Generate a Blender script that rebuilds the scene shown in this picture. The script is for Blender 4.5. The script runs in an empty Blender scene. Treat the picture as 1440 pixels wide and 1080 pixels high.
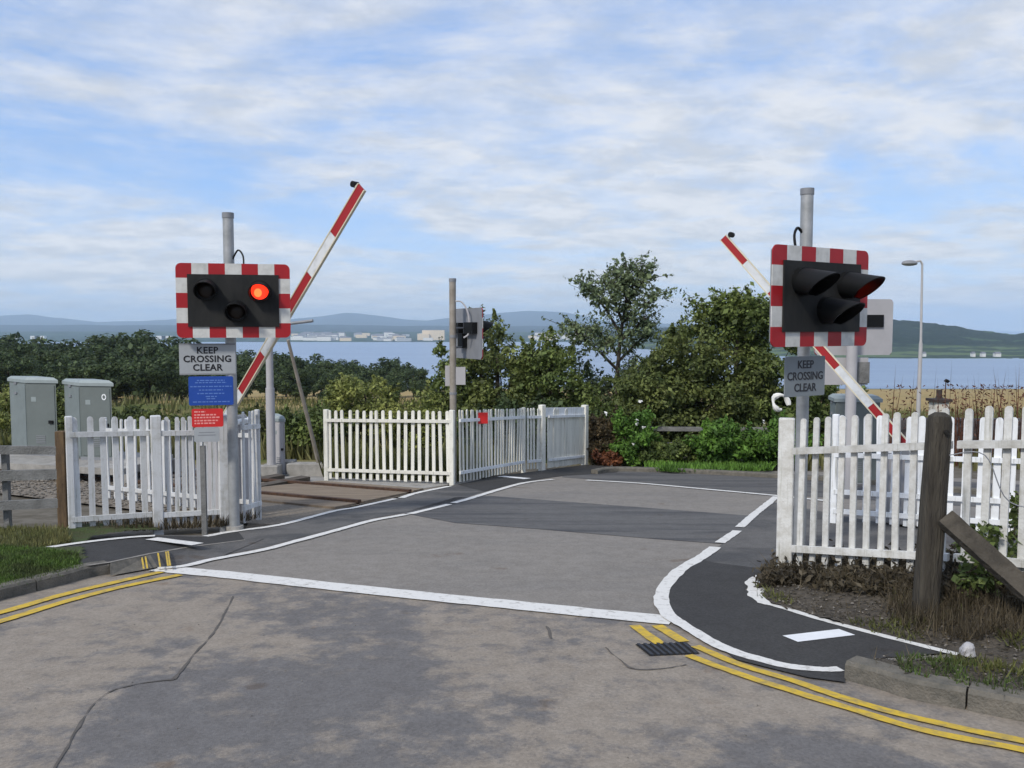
import bpy, bmesh, math, random
import numpy as np
from mathutils import Vector, Matrix, noise
from mathutils.geometry import tessellate_polygon
random.seed(7); rng = np.random.default_rng(7)
R = math.radians
scene = bpy.context.scene
COL = bpy.data.collections.new("scene"); scene.collection.children.link(COL)

# ------------------------------------------------------------------ camera
F = 1200.0
PITCH = math.atan(78 / F)
CAM = Vector((0, 0, 1.55))
cam_d = bpy.data.cameras.new("camera"); cam = bpy.data.objects.new("camera", cam_d)
scene.collection.objects.link(cam); scene.camera = cam
cam.location = CAM; cam.rotation_euler = (R(90) - PITCH, 0, 0)
cam_d.sensor_width = 36; cam_d.lens = 36 * F / 1440
cam_d.clip_start = 0.1; cam_d.clip_end = 40000
SL = math.tan(PITCH + math.atan(20 / F))
CR = Matrix.Rotation(R(90) - PITCH, 3, 'X')
Y1 = 23.0; S2 = 0.0675; SEA = -40.5
def base(y):
    if y <= Y1: return -SL * y
    return -SL * Y1 - S2 * (y - Y1)
def smooth(a, b, v):
    t = min(1, max(0, (v - a) / (b - a))); return t * t * (3 - 2 * t)
def ray(px, py): return CR @ Vector(((px - 720) / F, -(py - 540) / F, -1))
def at(px, py, h=0.0):
    "point of the sloping road plane seen at a pixel of the photograph"
    r = ray(px, py); t = (-SL * CAM.y - CAM.z + h) / (r.z + SL * r.y)
    return CAM + r * t
def deep(px, py, Y):
    "point at world distance Y seen at a pixel"
    r = ray(px, py); return CAM + r * (Y / r.y)
def xat(px, Y): return (px - 720) / F * Y * 1.0
U = Vector((0.8366, -0.5478, 0)); N = Vector((0.5478, 0.8366, 0)); CC = 9.78
def tn(t, n, h=0):
    p = U * t + N * n; p.z = -SL * p.y + h; return p

# ------------------------------------------------------------------ materials
def mat(name, col, rough=0.7, metal=0.0, var=0.0, scale=8.0, col2=None, bump=0.0, bscale=60.0, emit=None, spec=0.4, detail=6, island=0.0, trans=0.0, lo=.35, hi=.65, stretch=None):
    m = bpy.data.materials.new(name); m.use_nodes = True
    nt = m.node_tree; ns = nt.nodes; L = nt.links
    b = ns['Principled BSDF']
    b.inputs['Roughness'].default_value = rough; b.inputs['Metallic'].default_value = metal
    b.inputs['Specular IOR Level'].default_value = spec
    b.inputs['Base Color'].default_value = (*col, 1)
    tc = ns.new('ShaderNodeTexCoord'); vec = tc.outputs['Object']
    if stretch:
        mp = ns.new('ShaderNodeMapping'); mp.inputs['Scale'].default_value = stretch; L.new(vec, mp.inputs[0]); vec = mp.outputs[0]
    out = None
    if col2 or var:
        nz = ns.new('ShaderNodeTexNoise'); nz.inputs['Scale'].default_value = scale; nz.inputs['Detail'].default_value = detail
        nz.inputs['Roughness'].default_value = .65
        L.new(vec, nz.inputs['Vector'])
        rp = ns.new('ShaderNodeValToRGB'); L.new(nz.outputs['Fac'], rp.inputs[0])
        c2 = col2 if col2 else tuple(c * (1 - var) for c in col)
        rp.color_ramp.elements[0].position = lo; rp.color_ramp.elements[0].color = (*c2, 1)
        rp.color_ramp.elements[1].position = hi; rp.color_ramp.elements[1].color = (*col, 1)
        out = rp.outputs[0]
    if island:
        g = ns.new('ShaderNodeNewGeometry'); mr = ns.new('ShaderNodeMapRange')
        L.new(g.outputs['Random Per Island'], mr.inputs[0]); mr.inputs[3].default_value = 1 - island; mr.inputs[4].default_value = 1 + island
        mx = ns.new('ShaderNodeMix'); mx.data_type = 'RGBA'; mx.blend_type = 'MULTIPLY'; mx.inputs[0].default_value = 1
        if out: L.new(out, mx.inputs[6])
        else: mx.inputs[6].default_value = (*col, 1)
        L.new(mr.outputs[0], mx.inputs[7]); out = mx.outputs[2]
    if out: L.new(out, b.inputs['Base Color'])
    if bump:
        n2 = ns.new('ShaderNodeTexNoise'); n2.inputs['Scale'].default_value = bscale; n2.inputs['Detail'].default_value = 6; L.new(vec, n2.inputs['Vector'])
        bp = ns.new('ShaderNodeBump'); bp.inputs['Strength'].default_value = bump; bp.inputs['Distance'].default_value = .02
        L.new(n2.outputs['Fac'], bp.inputs['Height']); L.new(bp.outputs[0], b.inputs['Normal'])
    if emit:
        b.inputs['Emission Color'].default_value = (*emit[0], 1); b.inputs['Emission Strength'].default_value = emit[1]
    if trans:
        tr = ns.new('ShaderNodeBsdfTranslucent'); ms = ns.new('ShaderNodeMixShader'); ms.inputs[0].default_value = trans
        if out: L.new(out, tr.inputs[0])
        else: tr.inputs[0].default_value = (*col, 1)
        L.new(b.outputs[0], ms.inputs[1]); L.new(tr.outputs[0], ms.inputs[2]); L.new(ms.outputs[0], ns['Material Output'].inputs[0])
    return m

def tint(m, amt=.16):
    nt = m.node_tree; b = nt.nodes['Principled BSDF']; L = b.inputs['Base Color'].links[0].from_socket
    oi = nt.nodes.new('ShaderNodeObjectInfo'); mr = nt.nodes.new('ShaderNodeMapRange'); nt.links.new(oi.outputs['Random'], mr.inputs[0]); mr.inputs[3].default_value = 1 - amt; mr.inputs[4].default_value = 1.03
    c = nt.nodes.new('ShaderNodeCombineColor')
    for i in range(3): nt.links.new(mr.outputs[0], c.inputs[i])
    # thin vertical run-down stains, shifted from board to board
    tc = nt.nodes.new('ShaderNodeTexCoord'); mp = nt.nodes.new('ShaderNodeMapping'); mp.inputs['Scale'].default_value = (38, 38, 1.6); nt.links.new(tc.outputs['Object'], mp.inputs[0])
    ad = nt.nodes.new('ShaderNodeVectorMath'); ad.operation = 'ADD'; cb = nt.nodes.new('ShaderNodeCombineXYZ')
    ml = nt.nodes.new('ShaderNodeMath'); ml.operation = 'MULTIPLY'; nt.links.new(oi.outputs['Random'], ml.inputs[0]); ml.inputs[1].default_value = 90
    nt.links.new(ml.outputs[0], cb.inputs[0]); nt.links.new(ml.outputs[0], cb.inputs[2]); nt.links.new(mp.outputs[0], ad.inputs[0]); nt.links.new(cb.outputs[0], ad.inputs[1])
    st = noisen(nt, ad.outputs[0], 1.0, 6, .65, .52, .78)
    o = mixn(nt, 1.0, L, c.outputs[0], 'MULTIPLY'); o = mixn(nt, st, o, (.24, .235, .175)); nt.links.new(o, b.inputs['Base Color'])
def mixn(nt, fac, a, b, blend='MIX'):
    mx = nt.nodes.new('ShaderNodeMix'); mx.data_type = 'RGBA'; mx.blend_type = blend
    for i, v in ((0, fac), (6, a), (7, b)):
        if hasattr(v, 'is_output'): nt.links.new(v, mx.inputs[i])
        elif i == 0: mx.inputs[0].default_value = v
        else: mx.inputs[i].default_value = (*v, 1)
    return mx.outputs[2]
def noisen(nt, vec, scale, detail=6, rough=.6, lo=.4, hi=.6, dist=0):
    n = nt.nodes.new('ShaderNodeTexNoise'); n.inputs['Scale'].default_value = scale; n.inputs['Detail'].default_value = detail
    n.inputs['Roughness'].default_value = rough; n.inputs['Distortion'].default_value = dist; nt.links.new(vec, n.inputs['Vector'])
    m = nt.nodes.new('ShaderNodeMapRange'); m.interpolation_type = 'SMOOTHSTEP'; nt.links.new(n.outputs['Fac'], m.inputs[0])
    m.inputs[1].default_value = lo; m.inputs[2].default_value = hi; return m.outputs[0]

def road_mat(name, c_light, c_dark, attr=False, grain=.35, patch=.5, stretch=(1, 1, 1), rough=.85):
    m = bpy.data.materials.new(name); m.use_nodes = True; nt = m.node_tree; b = nt.nodes['Principled BSDF']
    b.inputs['Roughness'].default_value = rough; b.inputs['Specular IOR Level'].default_value = .3
    tc = nt.nodes.new('ShaderNodeTexCoord'); mp = nt.nodes.new('ShaderNodeMapping'); mp.inputs['Scale'].default_value = stretch
    nt.links.new(tc.outputs['Object'], mp.inputs[0]); v = mp.outputs[0]; vo = tc.outputs['Object']
    big = noisen(nt, v, .9, 8, .62, .42, .62, .4)
    if attr:
        at_ = nt.nodes.new('ShaderNodeAttribute'); at_.attribute_name = 'wear'
        md = nt.nodes.new('ShaderNodeMath'); md.operation = 'MULTIPLY_ADD'; nt.links.new(big, md.inputs[0]); md.inputs[1].default_value = .35
        at2 = nt.nodes.new('ShaderNodeMath'); at2.operation = 'MULTIPLY'; nt.links.new(at_.outputs['Fac'], at2.inputs[0]); at2.inputs[1].default_value = .62; nt.links.new(at2.outputs[0], md.inputs[2]); 
        n3 = noisen(nt, v, 5, 6, .7, .3, .7); m3 = nt.nodes.new('ShaderNodeMath'); m3.operation = 'MULTIPLY_ADD'; nt.links.new(n3, m3.inputs[0]); m3.inputs[1].default_value = .8; nt.links.new(md.outputs[0], m3.inputs[2])
        mr = nt.nodes.new('ShaderNodeMapRange'); mr.interpolation_type = 'SMOOTHSTEP'; nt.links.new(m3.outputs[0], mr.inputs[0]); mr.inputs[1].default_value = .40; mr.inputs[2].default_value = 1.15
        big = mr.outputs[0]
    else:
        mm = nt.nodes.new('ShaderNodeMath'); mm.operation = 'MULTIPLY'; nt.links.new(big, mm.inputs[0]); mm.inputs[1].default_value = patch; big = mm.outputs[0]
    c = mixn(nt, big, c_light, c_dark)
    med = noisen(nt, vo, 7, 5, .6, .3, .7)
    c = mixn(nt, med, c, mixn(nt, 1.0, c, (.86, .85, .84), 'MULTIPLY'))
    sp = noisen(nt, vo, 2.4, 4, .5, .66, .74)
    c = mixn(nt, sp, c, mixn(nt, 1.0, c, (.8, .72, .66), 'MULTIPLY'))
    vz = nt.nodes.new('ShaderNodeTexVoronoi'); vz.inputs['Scale'].default_value = 75; nt.links.new(vo, vz.inputs['Vector'])
    g = mixn(nt, grain, (1, 1, 1), vz.outputs['Color'])
    bw = nt.nodes.new('ShaderNodeRGBToBW'); nt.links.new(g, bw.inputs[0])
    ml = nt.nodes.new('ShaderNodeMath'); ml.operation = 'MULTIPLY_ADD'; nt.links.new(bw.outputs[0], ml.inputs[0]); ml.inputs[1].default_value = 1.0; ml.inputs[2].default_value = grain * .5
    gc = nt.nodes.new('ShaderNodeCombineColor')
    for i in range(3): nt.links.new(ml.outputs[0], gc.inputs[i])
    c = mixn(nt, 1.0, c, gc.outputs[0], 'MULTIPLY')
    nt.links.new(c, b.inputs['Base Color'])
    nb = nt.nodes.new('ShaderNodeTexNoise'); nb.inputs['Scale'].default_value = 160; nb.inputs['Detail'].default_value = 3; nt.links.new(vo, nb.inputs['Vector'])
    bp = nt.nodes.new('ShaderNodeBump'); bp.inputs['Strength'].default_value = .5; bp.inputs['Distance'].default_value = .006
    nt.links.new(nb.outputs['Fac'], bp.inputs['Height']); nt.links.new(bp.outputs[0], b.inputs['Normal'])
    return m

M = {}
M['road'] = road_mat('worn_tarmac', (.285, .246, .202), (.152, .144, .140), attr=True)
M['cross'] = road_mat('crossing_tarmac', (.242, .222, .198), (.195, .182, .167), stretch=(.6, 1.5, 1))
M['strip'] = road_mat('dark_tarmac', (.128, .125, .122), (.070, .070, .075), stretch=(.35, 3.2, 1), patch=.9)
M['new'] = road_mat('new_tarmac', (.050, .049, .048), (.040, .039, .040), grain=.5)
M['pathold'] = road_mat('old_path_tarmac', (.13, .125, .12), (.07, .07, .072), stretch=(1, 1.5, 1), patch=.9)
M['crack'] = mat('crack_dark', (.12, .108, .096), .95, var=.3, scale=8)  # dark brown tone of the cracked tarmac
M['white_line'] = mat('road_paint_white', (.70, .685, .65), .7, col2=(.36, .34, .31), scale=17, lo=.27, hi=.47, bump=.3, detail=12)
M['white_new'] = mat('road_paint_bright', (.82, .83, .84), .6, var=.1)
M['yellow'] = mat('road_paint_yellow', (.60, .405, .035), .7, col2=(.34, .25, .08), scale=15, lo=.34, hi=.56, detail=12)
M['kerb'] = mat('kerb_concrete', (.19, .17, .14), .9, col2=(.085, .082, .07), scale=9, bump=.6, bscale=80, lo=.3, hi=.7)
M['kerb_l'] = mat('kerb_edge', (.30, .28, .25), .9, col2=(.17, .155, .135), scale=14, bump=.5)
M['wpaint'] = mat('white_fence_paint', (.64, .65, .66), .55, col2=(.38, .37, .33), scale=6, lo=.22, hi=.50, bump=.15)
M['wpaint_r'] = mat('weathered_white_paint', (.68, .68, .66), .6, col2=(.40, .38, .33), scale=7, lo=.25, hi=.60, bump=.2)
M['wbright'] = mat('bright_white_paint', (.82, .84, .86), .5, col2=(.62, .62, .60), scale=6, lo=.2, hi=.5)  # brighter fence white, the lit look of the farther fences put into colour
M['cream'] = mat('cream_fence_paint', (.80, .785, .71), .6, col2=(.54, .52, .45), scale=6, lo=.22, hi=.48, bump=.15)
M['galv'] = mat('galvanised_steel', (.42, .43, .44), .5, .35, col2=(.29, .30, .30), scale=9, lo=.3, hi=.7)
M['galv_d'] = mat('grey_steel_back', (.25, .26, .28), .6, .1, var=.2, scale=3)
M['galv_l'] = mat('pale_grey_steel', (.44, .43, .44), .6, .05, var=.12, scale=3)
M['oldpole'] = mat('stained_pole', (.36, .33, .29), .6, .1, col2=(.22, .19, .15), scale=5, lo=.3, hi=.7)
M['black'] = mat('black_plastic', (.006, .0065, .007), .55, spec=.22)
M['blackmat'] = mat('matt_black_board', (.010, .011, .012), .7, spec=.25, col2=(.026, .026, .025), scale=3, lo=.3, hi=.7, stretch=(2, 2, .7))
M['red'] = mat('red_reflective', (.36, .010, .016), .45, var=.15, scale=5)
M['wref'] = mat('white_reflective', (.60, .60, .58), .5, col2=(.42, .42, .40), scale=9, lo=.25, hi=.6)
M['armw'] = mat('barrier_white', (.64, .66, .68), .5, col2=(.40, .41, .41), scale=7, lo=.25, hi=.55)
M['armr'] = mat('barrier_red', (.34, .014, .018), .45, var=.12, scale=6)
M['armedge'] = mat('barrier_edge', (.66, .60, .45), .5, var=.1, scale=5)
M['lamp_on'] = mat('lit_red_lens', (.8, .03, .02), .3, emit=((1, .035, .012), 1.3))
M['lamp_core'] = mat('lit_lens_core', (.9, .2, .05), .3, emit=((1, .13, .03), 1.9))
M['lamp_off'] = mat('dark_lens', (.012, .007, .006), .35, spec=.3)
M['sign'] = mat('sign_grey_white', (.36, .38, .40), .5, var=.12, scale=4)
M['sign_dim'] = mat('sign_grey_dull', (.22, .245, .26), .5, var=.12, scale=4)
M['ink'] = mat('sign_ink', (.012, .012, .016), .6)
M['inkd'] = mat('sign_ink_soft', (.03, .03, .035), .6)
M['blue'] = mat('notice_blue', (.012, .065, .34), .5, var=.1, scale=4)
M['bluel'] = mat('notice_blue_text', (.10, .20, .52), .5)
M['redsign'] = mat('notice_red', (.60, .022, .022), .5, var=.1, scale=4)
M['redl'] = mat('notice_red_text', (.75, .30, .28), .5)
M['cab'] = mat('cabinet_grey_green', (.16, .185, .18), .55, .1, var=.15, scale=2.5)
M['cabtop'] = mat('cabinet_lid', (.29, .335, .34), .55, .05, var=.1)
M['cabside_lit'] = mat('cabinet_side_lit', (.20, .235, .238), .55, .05, var=.15, scale=4)  # paler copy of the case grey, daylight on the side put into colour
M['concrete'] = mat('concrete', (.36, .345, .32), .9, var=.35, scale=5, bump=.4)
M['dark'] = mat('dark_gap', (.012, .011, .010), .9)
M['wood_old'] = mat('weathered_wood', (.074, .065, .050), .9, col2=(.026, .022, .018), scale=6, bump=1.2, bscale=18, stretch=(4, 4, .5), lo=.3, hi=.65)
M['wood_brace'] = mat('weathered_brace', (.085, .073, .057), .9, col2=(.03, .026, .02), scale=6, bump=1.0, bscale=25, lo=.3, hi=.65)
M['wood_br'] = mat('brown_post', (.16, .105, .055), .85, col2=(.07, .045, .028), scale=6, bump=.6, stretch=(3, 3, .5))
M['wood_gr'] = mat('grey_rail_wood', (.22, .22, .215), .9, col2=(.12, .12, .115), scale=5, bump=.6)
M['rail'] = mat('rusty_rail', (.115, .062, .038), .7, .3, col2=(.06, .036, .025), scale=12)
M['railtop'] = mat('rail_top', (.33, .32, .31), .35, .8, var=.2)
M['sleeper'] = mat('sleeper_wood', (.10, .083, .066), .9, var=.4, scale=6)
M['bark'] = mat('bark', (.075, .062, .048), .95, var=.5, scale=12, bump=.8)
M['iron'] = mat('cast_iron', (.045, .05, .062), .6, .4, var=.3)
M['slate'] = mat('slate_roof', (.085, .083, .098), .8, col2=(.05, .048, .055), scale=14, lo=.3, hi=.7)
M['harl'] = mat('white_harling', (.66, .62, .54), .9, var=.2, scale=5)
M['clay'] = mat('dark_clay', (.05, .038, .035), .8)
def leafm(name, c1, c2, isl=.55, sc=1.2, tr=.33):
    return mat(name, c1, .55, col2=c2, scale=sc, island=isl, trans=tr, spec=.25, lo=.38, hi=.62, detail=3)
M['leaf_dark'] = leafm('leaf_dark', (0.085, 0.118, 0.045), (0.04, 0.064, 0.029), sc=.35)
M['leaf_mid'] = leafm('leaf_mid', (0.18, 0.225, 0.062), (0.082, 0.118, 0.036))
M['leaf_olive'] = leafm('leaf_olive', (0.185, 0.215, 0.065), (0.08, 0.108, 0.036))
M['leaf_blue'] = leafm('leaf_bluegreen', (0.19, 0.235, 0.115), (0.09, 0.13, 0.07))
M['leaf_bright'] = leafm('leaf_bright', (0.16, 0.3, 0.05), (0.08, 0.16, 0.03))
M['leaf_yel'] = leafm('leaf_yellowgreen', (0.32, 0.34, 0.1), (0.17, 0.2, 0.06))
M['leaf_dry'] = leafm('leaf_dry', (.16, .115, .058), (.075, .060, .034))
M['grass'] = leafm('grass_green', (.100, .165, .036), (.070, .090, .032), sc=2.5)
M['grass_dry'] = leafm('grass_dry', (.215, .20, .085), (.13, .14, .05), sc=1)
M['scrub'] = leafm('scrub_green', (.125, .130, .042), (.066, .078, .026), sc=.5)
M['stalk'] = leafm('dry_stalk', (.150, .122, .078), (.070, .056, .036), sc=2)
M['dock'] = leafm('reddish_stalk', (.15, .062, .040), (.10, .05, .03), sc=1)
M['litter'] = leafm('leaf_litter', (.115, .095, .062), (.045, .037, .026), sc=3)
M['petal'] = mat('white_petal', (.75, .74, .70), .6)
M['rust_leaf'] = leafm('rust_leaf', (.26, .10, .045), (.12, .05, .03), sc=2)

for k_ in ('wpaint', 'wpaint_r', 'cream'): tint(M[k_])
tint(M['wbright'], .06)
# ------------------------------------------------------------------ mesh helpers
class MB:
    def __init__(s): s.v = []; s.f = []; s.mi = []; s.mats = []
    def _m(s, m):
        if m is None: return 0
        if m not in s.mats: s.mats.append(m)
        return s.mats.index(m)
    def add(s, vs, fs, m=None):
        o = len(s.v); s.v += [tuple(v) for v in vs]; k = s._m(m)
        for f in fs: s.f.append(tuple(i + o for i in f)); s.mi.append(k)
    def box(s, c, size, m=None, rot=None, bev=0.0):
        x, y, z = size[0] / 2, size[1] / 2, size[2] / 2; c = Vector(c); rm = rot or Matrix.Identity(3)
        if bev > 0:
            b = bev; ring = [(-x + b, -y), (x - b, -y), (x, -y + b), (x, y - b), (x - b, y), (-x + b, y), (-x, y - b), (-x, -y + b)]
            ins = [(px * (1 - b / x), py * (1 - b / y)) for px, py in ring]
            L = [(ins, -z), (ring, -z + b), (ring, z - b), (ins, z)]
            vs = [c + rm @ Vector((p[0], p[1], h)) for r_, h in L for p in r_]
            fs = [tuple(range(7, -1, -1)), tuple(range(24, 32))]
            for k in range(3):
                for i in range(8): j = (i + 1) % 8; fs.append((k * 8 + i, k * 8 + j, k * 8 + 8 + j, k * 8 + 8 + i))
            s.add(vs, fs, m); return
        vs = [c + rm @ Vector((i * x, j * y, k * z)) for i in (-1, 1) for j in (-1, 1) for k in (-1, 1)]
        s.add(vs, [(0, 1, 3, 2), (4, 6, 7, 5), (0, 4, 5, 1), (2, 3, 7, 6), (0, 2, 6, 4), (1, 5, 7, 3)], m)
    def tube(s, pts, rad, m=None, n=12, cap=True):
        pts = [Vector(p) for p in pts]
        rad = rad if isinstance(rad, (list, tuple)) else [rad] * len(pts)
        vs = []; ref = None
        for i, p in enumerate(pts):
            d = (pts[min(i + 1, len(pts) - 1)] - pts[max(i - 1, 0)]).normalized()
            a = ref - d * ref.dot(d) if ref is not None else d.cross(Vector((0, 0, 1)) if abs(d.z) < .9 else Vector((1, 0, 0)))
            a.normalize(); ref = a; b = d.cross(a)
            for k in range(n): t = 2 * math.pi * k / n; vs.append(p + (a * math.cos(t) + b * math.sin(t)) * rad[i])
        fs = []
        for i in range(len(pts) - 1):
            for k in range(n): j = (k + 1) % n; fs.append((i * n + k, i * n + j, (i + 1) * n + j, (i + 1) * n + k))
        if cap: fs += [tuple(range(n - 1, -1, -1)), tuple(range((len(pts) - 1) * n, len(pts) * n))]
        s.add(vs, fs, m)
    def prism(s, poly, o, a, b, d, m=None):
        "poly in (a,b) axes at origin o, extruded along vector d"
        n = len(poly); o = Vector(o); vs = [o + a * p[0] + b * p[1] for p in poly]; vs += [v + d for v in vs]
        fs = [tuple(range(n)), tuple(range(2 * n - 1, n - 1, -1))]
        for i in range(n): j = (i + 1) % n; fs.append((j, i, i + n, j + n))
        s.add(vs, fs, m)
    def build(s, name, m=None, parent=None, smooth=False, loc=None, local=False):
        me = bpy.data.meshes.new(name); vs = s.v
        if parent is not None and not local: loc_ = wloc(parent)
        elif parent is None and loc is not None: loc_ = loc
        else: loc_ = None
        if loc_ is not None: vs = [(v[0] - loc_[0], v[1] - loc_[1], v[2] - loc_[2]) for v in vs]
        me.from_pydata(vs, [], s.f)
        for q in (s.mats or [m]): me.materials.append(q if not isinstance(q, str) else M[q])
        if s.mats: me.polygons.foreach_set('material_index', s.mi)
        if smooth:
            me.polygons.foreach_set('use_smooth', [True] * len(me.polygons))
            try: me.set_sharp_from_angle(angle=R(40))
            except Exception: pass
        me.validate(); 
        bm = bmesh.new(); bm.from_mesh(me); bmesh.ops.recalc_face_normals(bm, faces=bm.faces); bm.to_mesh(me); bm.free()
        o = bpy.data.objects.new(name, me); COL.objects.link(o)
        if loc is not None and parent is None: o.location = loc
        if parent is not None: o.parent = parent
        return o
def wloc(o):
    v = Vector((0, 0, 0))
    while o is not None: v += o.location; o = o.parent
    return v
def tag(o, label=None, cat=None, group=None, kind=None):
    if label: o['label'] = label
    if cat: o['category'] = cat
    if group: o['group'] = group
    if kind: o['kind'] = kind
    return o
def empty(name, loc, label, cat, group=None, rz=0):
    o = bpy.data.objects.new(name, None); COL.objects.link(o); o.location = loc; o.rotation_euler.z = rz
    o.empty_display_size = .1
    return tag(o, label, cat, group)
def sheet(name, poly, h, m, parent=None, kind='structure'):
    "flat sheet on the road plane; poly = list of Vector"
    me = bpy.data.meshes.new(name)
    vs = [(p.x, p.y, -SL * p.y + h) for p in poly]
    tris = tessellate_polygon([[Vector((v[0], v[1], 0)) for v in vs]])
    me.from_pydata(vs, [], [tuple(t) for t in tris]); me.materials.append(M[m])
    bm = bmesh.new(); bm.from_mesh(me)
    for f in bm.faces:
        if f.normal.z < 0: f.normal_flip()
    bm.to_mesh(me); bm.free()
    o = bpy.data.objects.new(name, me); COL.objects.link(o)
    if parent: o.parent = parent
    elif kind: o['kind'] = kind
    return o
def catmull(pts, k=6):
    out = []
    P = [pts[0]] + list(pts) + [pts[-1]]
    for i in range(1, len(P) - 2):
        for j in range(k):
            t = j / k; a, b, c, d = P[i - 1], P[i], P[i + 1], P[i + 2]
            out.append(.5 * ((2 * b) + (c - a) * t + (2 * a - 5 * b + 4 * c - d) * t * t + (3 * b - a - 3 * c + d) * t ** 3))
    out.append(pts[-1]); return out
def line(name, px, w, h, m, parent, curve=True, rag=0.0, world=False):
    pts = [p if world else at(*p, h) for p in px]
    if curve and len(pts) > 2: pts = catmull(pts)
    # subdivide for a slightly uneven painted edge
    q = [pts[0]]
    for p in pts[1:]:
        L = (p - q[-1]).length; n = max(1, int(L / .06)); a = q[-1].copy()
        for i in range(1, n + 1): q.append(a.lerp(p, i / n))
    V = []; Fc = []
    for i, p in enumerate(q):
        d = q[min(i + 1, len(q) - 1)] - q[max(i - 1, 0)]; d.z = 0; d.normalize(); s = Vector((-d.y, d.x, 0))
        ww = w(i / (len(q) - 1)) if callable(w) else w
        for sg in (1, -1):
            r = ww / 2 + rag * (noise.noise(Vector((p.x * 6, p.y * 6, sg * 9))) * 1.2 + random.uniform(-.3, .3))
            v = p + s * sg * r; V.append((v.x, v.y, -SL * v.y + h))
        if i: k = 2 * i; Fc.append((k - 2, k - 1, k + 1, k))
    me = bpy.data.meshes.new(name); me.from_pydata(V, [], Fc); me.materials.append(M[m])
    o = bpy.data.objects.new(name, me); COL.objects.link(o)
    if parent: o.parent = parent
    return o
def text_mesh(name, body, size, origin, ax, az, nrm, m, parent, bold=.012, spacing=1.0):
    "one line of lettering centred at origin in the plane (ax, az), as a mesh"
    cu = bpy.data.curves.new(name, 'FONT'); cu.body = body; cu.size = size; cu.align_x = 'CENTER'; cu.align_y = 'CENTER'
    cu.offset = bold * size; cu.extrude = .0015; cu.space_character = spacing; cu.resolution_u = 3
    t = bpy.data.objects.new(name, cu); COL.objects.link(t)
    bpy.context.view_layer.update()
    me = bpy.data.meshes.new_from_object(t.evaluated_get(bpy.context.evaluated_depsgraph_get()))
    bpy.data.objects.remove(t)
    mt = Matrix(((ax.x, az.x, nrm.x, origin.x), (ax.y, az.y, nrm.y, origin.y), (ax.z, az.z, nrm.z, origin.z), (0, 0, 0, 1)))
    mt = Matrix.Translation(-wloc(parent)) @ mt
    me.transform(mt); me.materials.clear(); me.materials.append(M[m])
    o = bpy.data.objects.new(name, me); COL.objects.link(o); o.parent = parent
    return o

# ------------------------------------------------------------------ foliage helpers (numpy)
def quads(name, C, A, B, m, parent=None, bend=None):
    "pointed leaf quads: centre C, half axis A (long) and B (wide)"
    n = len(C); V = np.empty((n, 4, 3)); V[:, 0] = C - A; V[:, 1] = C + B - A * .1; V[:, 2] = C + A; V[:, 3] = C - B - A * .1
    me = bpy.data.meshes.new(name); me.vertices.add(n * 4); me.vertices.foreach_set('co', V.reshape(-1))
    me.loops.add(n * 4); me.loops.foreach_set('vertex_index', np.arange(n * 4))
    me.polygons.add(n); me.polygons.foreach_set('loop_start', np.arange(n) * 4); me.polygons.foreach_set('loop_total', np.full(n, 4))
    me.update(calc_edges=True); me.materials.append(M[m] if isinstance(m, str) else m)
    o = bpy.data.objects.new(name, me); COL.objects.link(o)
    if parent: o.parent = parent
    return o
def unit(n):
    v = rng.normal(size=(n, 3)); return v / np.linalg.norm(v, axis=1)[:, None]
def leafcloud(clumps, per, size, flat=.75, up=.5, fill=.35):
    "clumps: (n,4) x y z r -> C,A,B"
    cl = np.asarray(clumps, float); w = cl[:, 3] ** 2; w /= w.sum(); n = per
    idx = rng.choice(len(cl), n, p=w); d = unit(n); rr = cl[idx, 3] * (fill + (1 - fill) * rng.random(n) ** .5) 
    rr *= 1 + .22 * np.sin(d[:, 0] * 9 + idx) * np.cos(d[:, 2] * 7 + idx * 2)
    C = cl[idx, :3] + d * rr[:, None] * np.array([1, 1, flat])
    nrm = d + rng.normal(size=(n, 3)) * .7 + np.array([0, 0, up]); nrm /= np.linalg.norm(nrm, axis=1)[:, None]
    a = np.cross(nrm, unit(n)); a /= np.linalg.norm(a, axis=1)[:, None] + 1e-9; b = np.cross(nrm, a)
    s = size * (rng.uniform(.35, 1.2, n) + (rng.random(n) < .12) * .7)[:, None]
    return C, a * s, b * s * rng.uniform(.35, .7, n)[:, None]
def branches(mb, root, clumps, r0, trunk_top, wob=.12, m='bark'):
    root = Vector(root); tt = Vector(trunk_top)
    pts = [root.lerp(tt, i / 5) + Vector((random.uniform(-1, 1), random.uniform(-1, 1), 0)) * wob * (i in (1, 2, 3, 4)) * .6 for i in range(6)]
    mb.tube(pts, [r0 * (1 - .13 * i) for i in range(6)], n=8)
    for c in clumps:
        c = Vector(c[:3]); k = min(4, max(1, int(5 * (c.z - root.z) / max(.1, (tt.z - root.z)) * .65)))
        a = pts[k]; mid = a.lerp(c, .55) + Vector((random.uniform(-1, 1), random.uniform(-1, 1), random.uniform(-.4, .5))) * wob
        mb.tube([a, mid, c], [r0 * .38, r0 * .22, r0 * .07], n=5)
def crown_clumps(n, rx, ry, rz, z0, rmin, rmax, top=1.0, shell=.55):
    out = []
    for _ in range(n):
        while True:
            d = Vector(rng.uniform(-1, 1, 3))
            if d.length <= 1 and d.length > shell * rng.random(): break
        out.append((d.x * rx, d.y * ry, z0 + (d.z + 1) * rz, random.uniform(rmin, rmax) * (1 - .25 * max(0, d.z) * top)))
    return out
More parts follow.
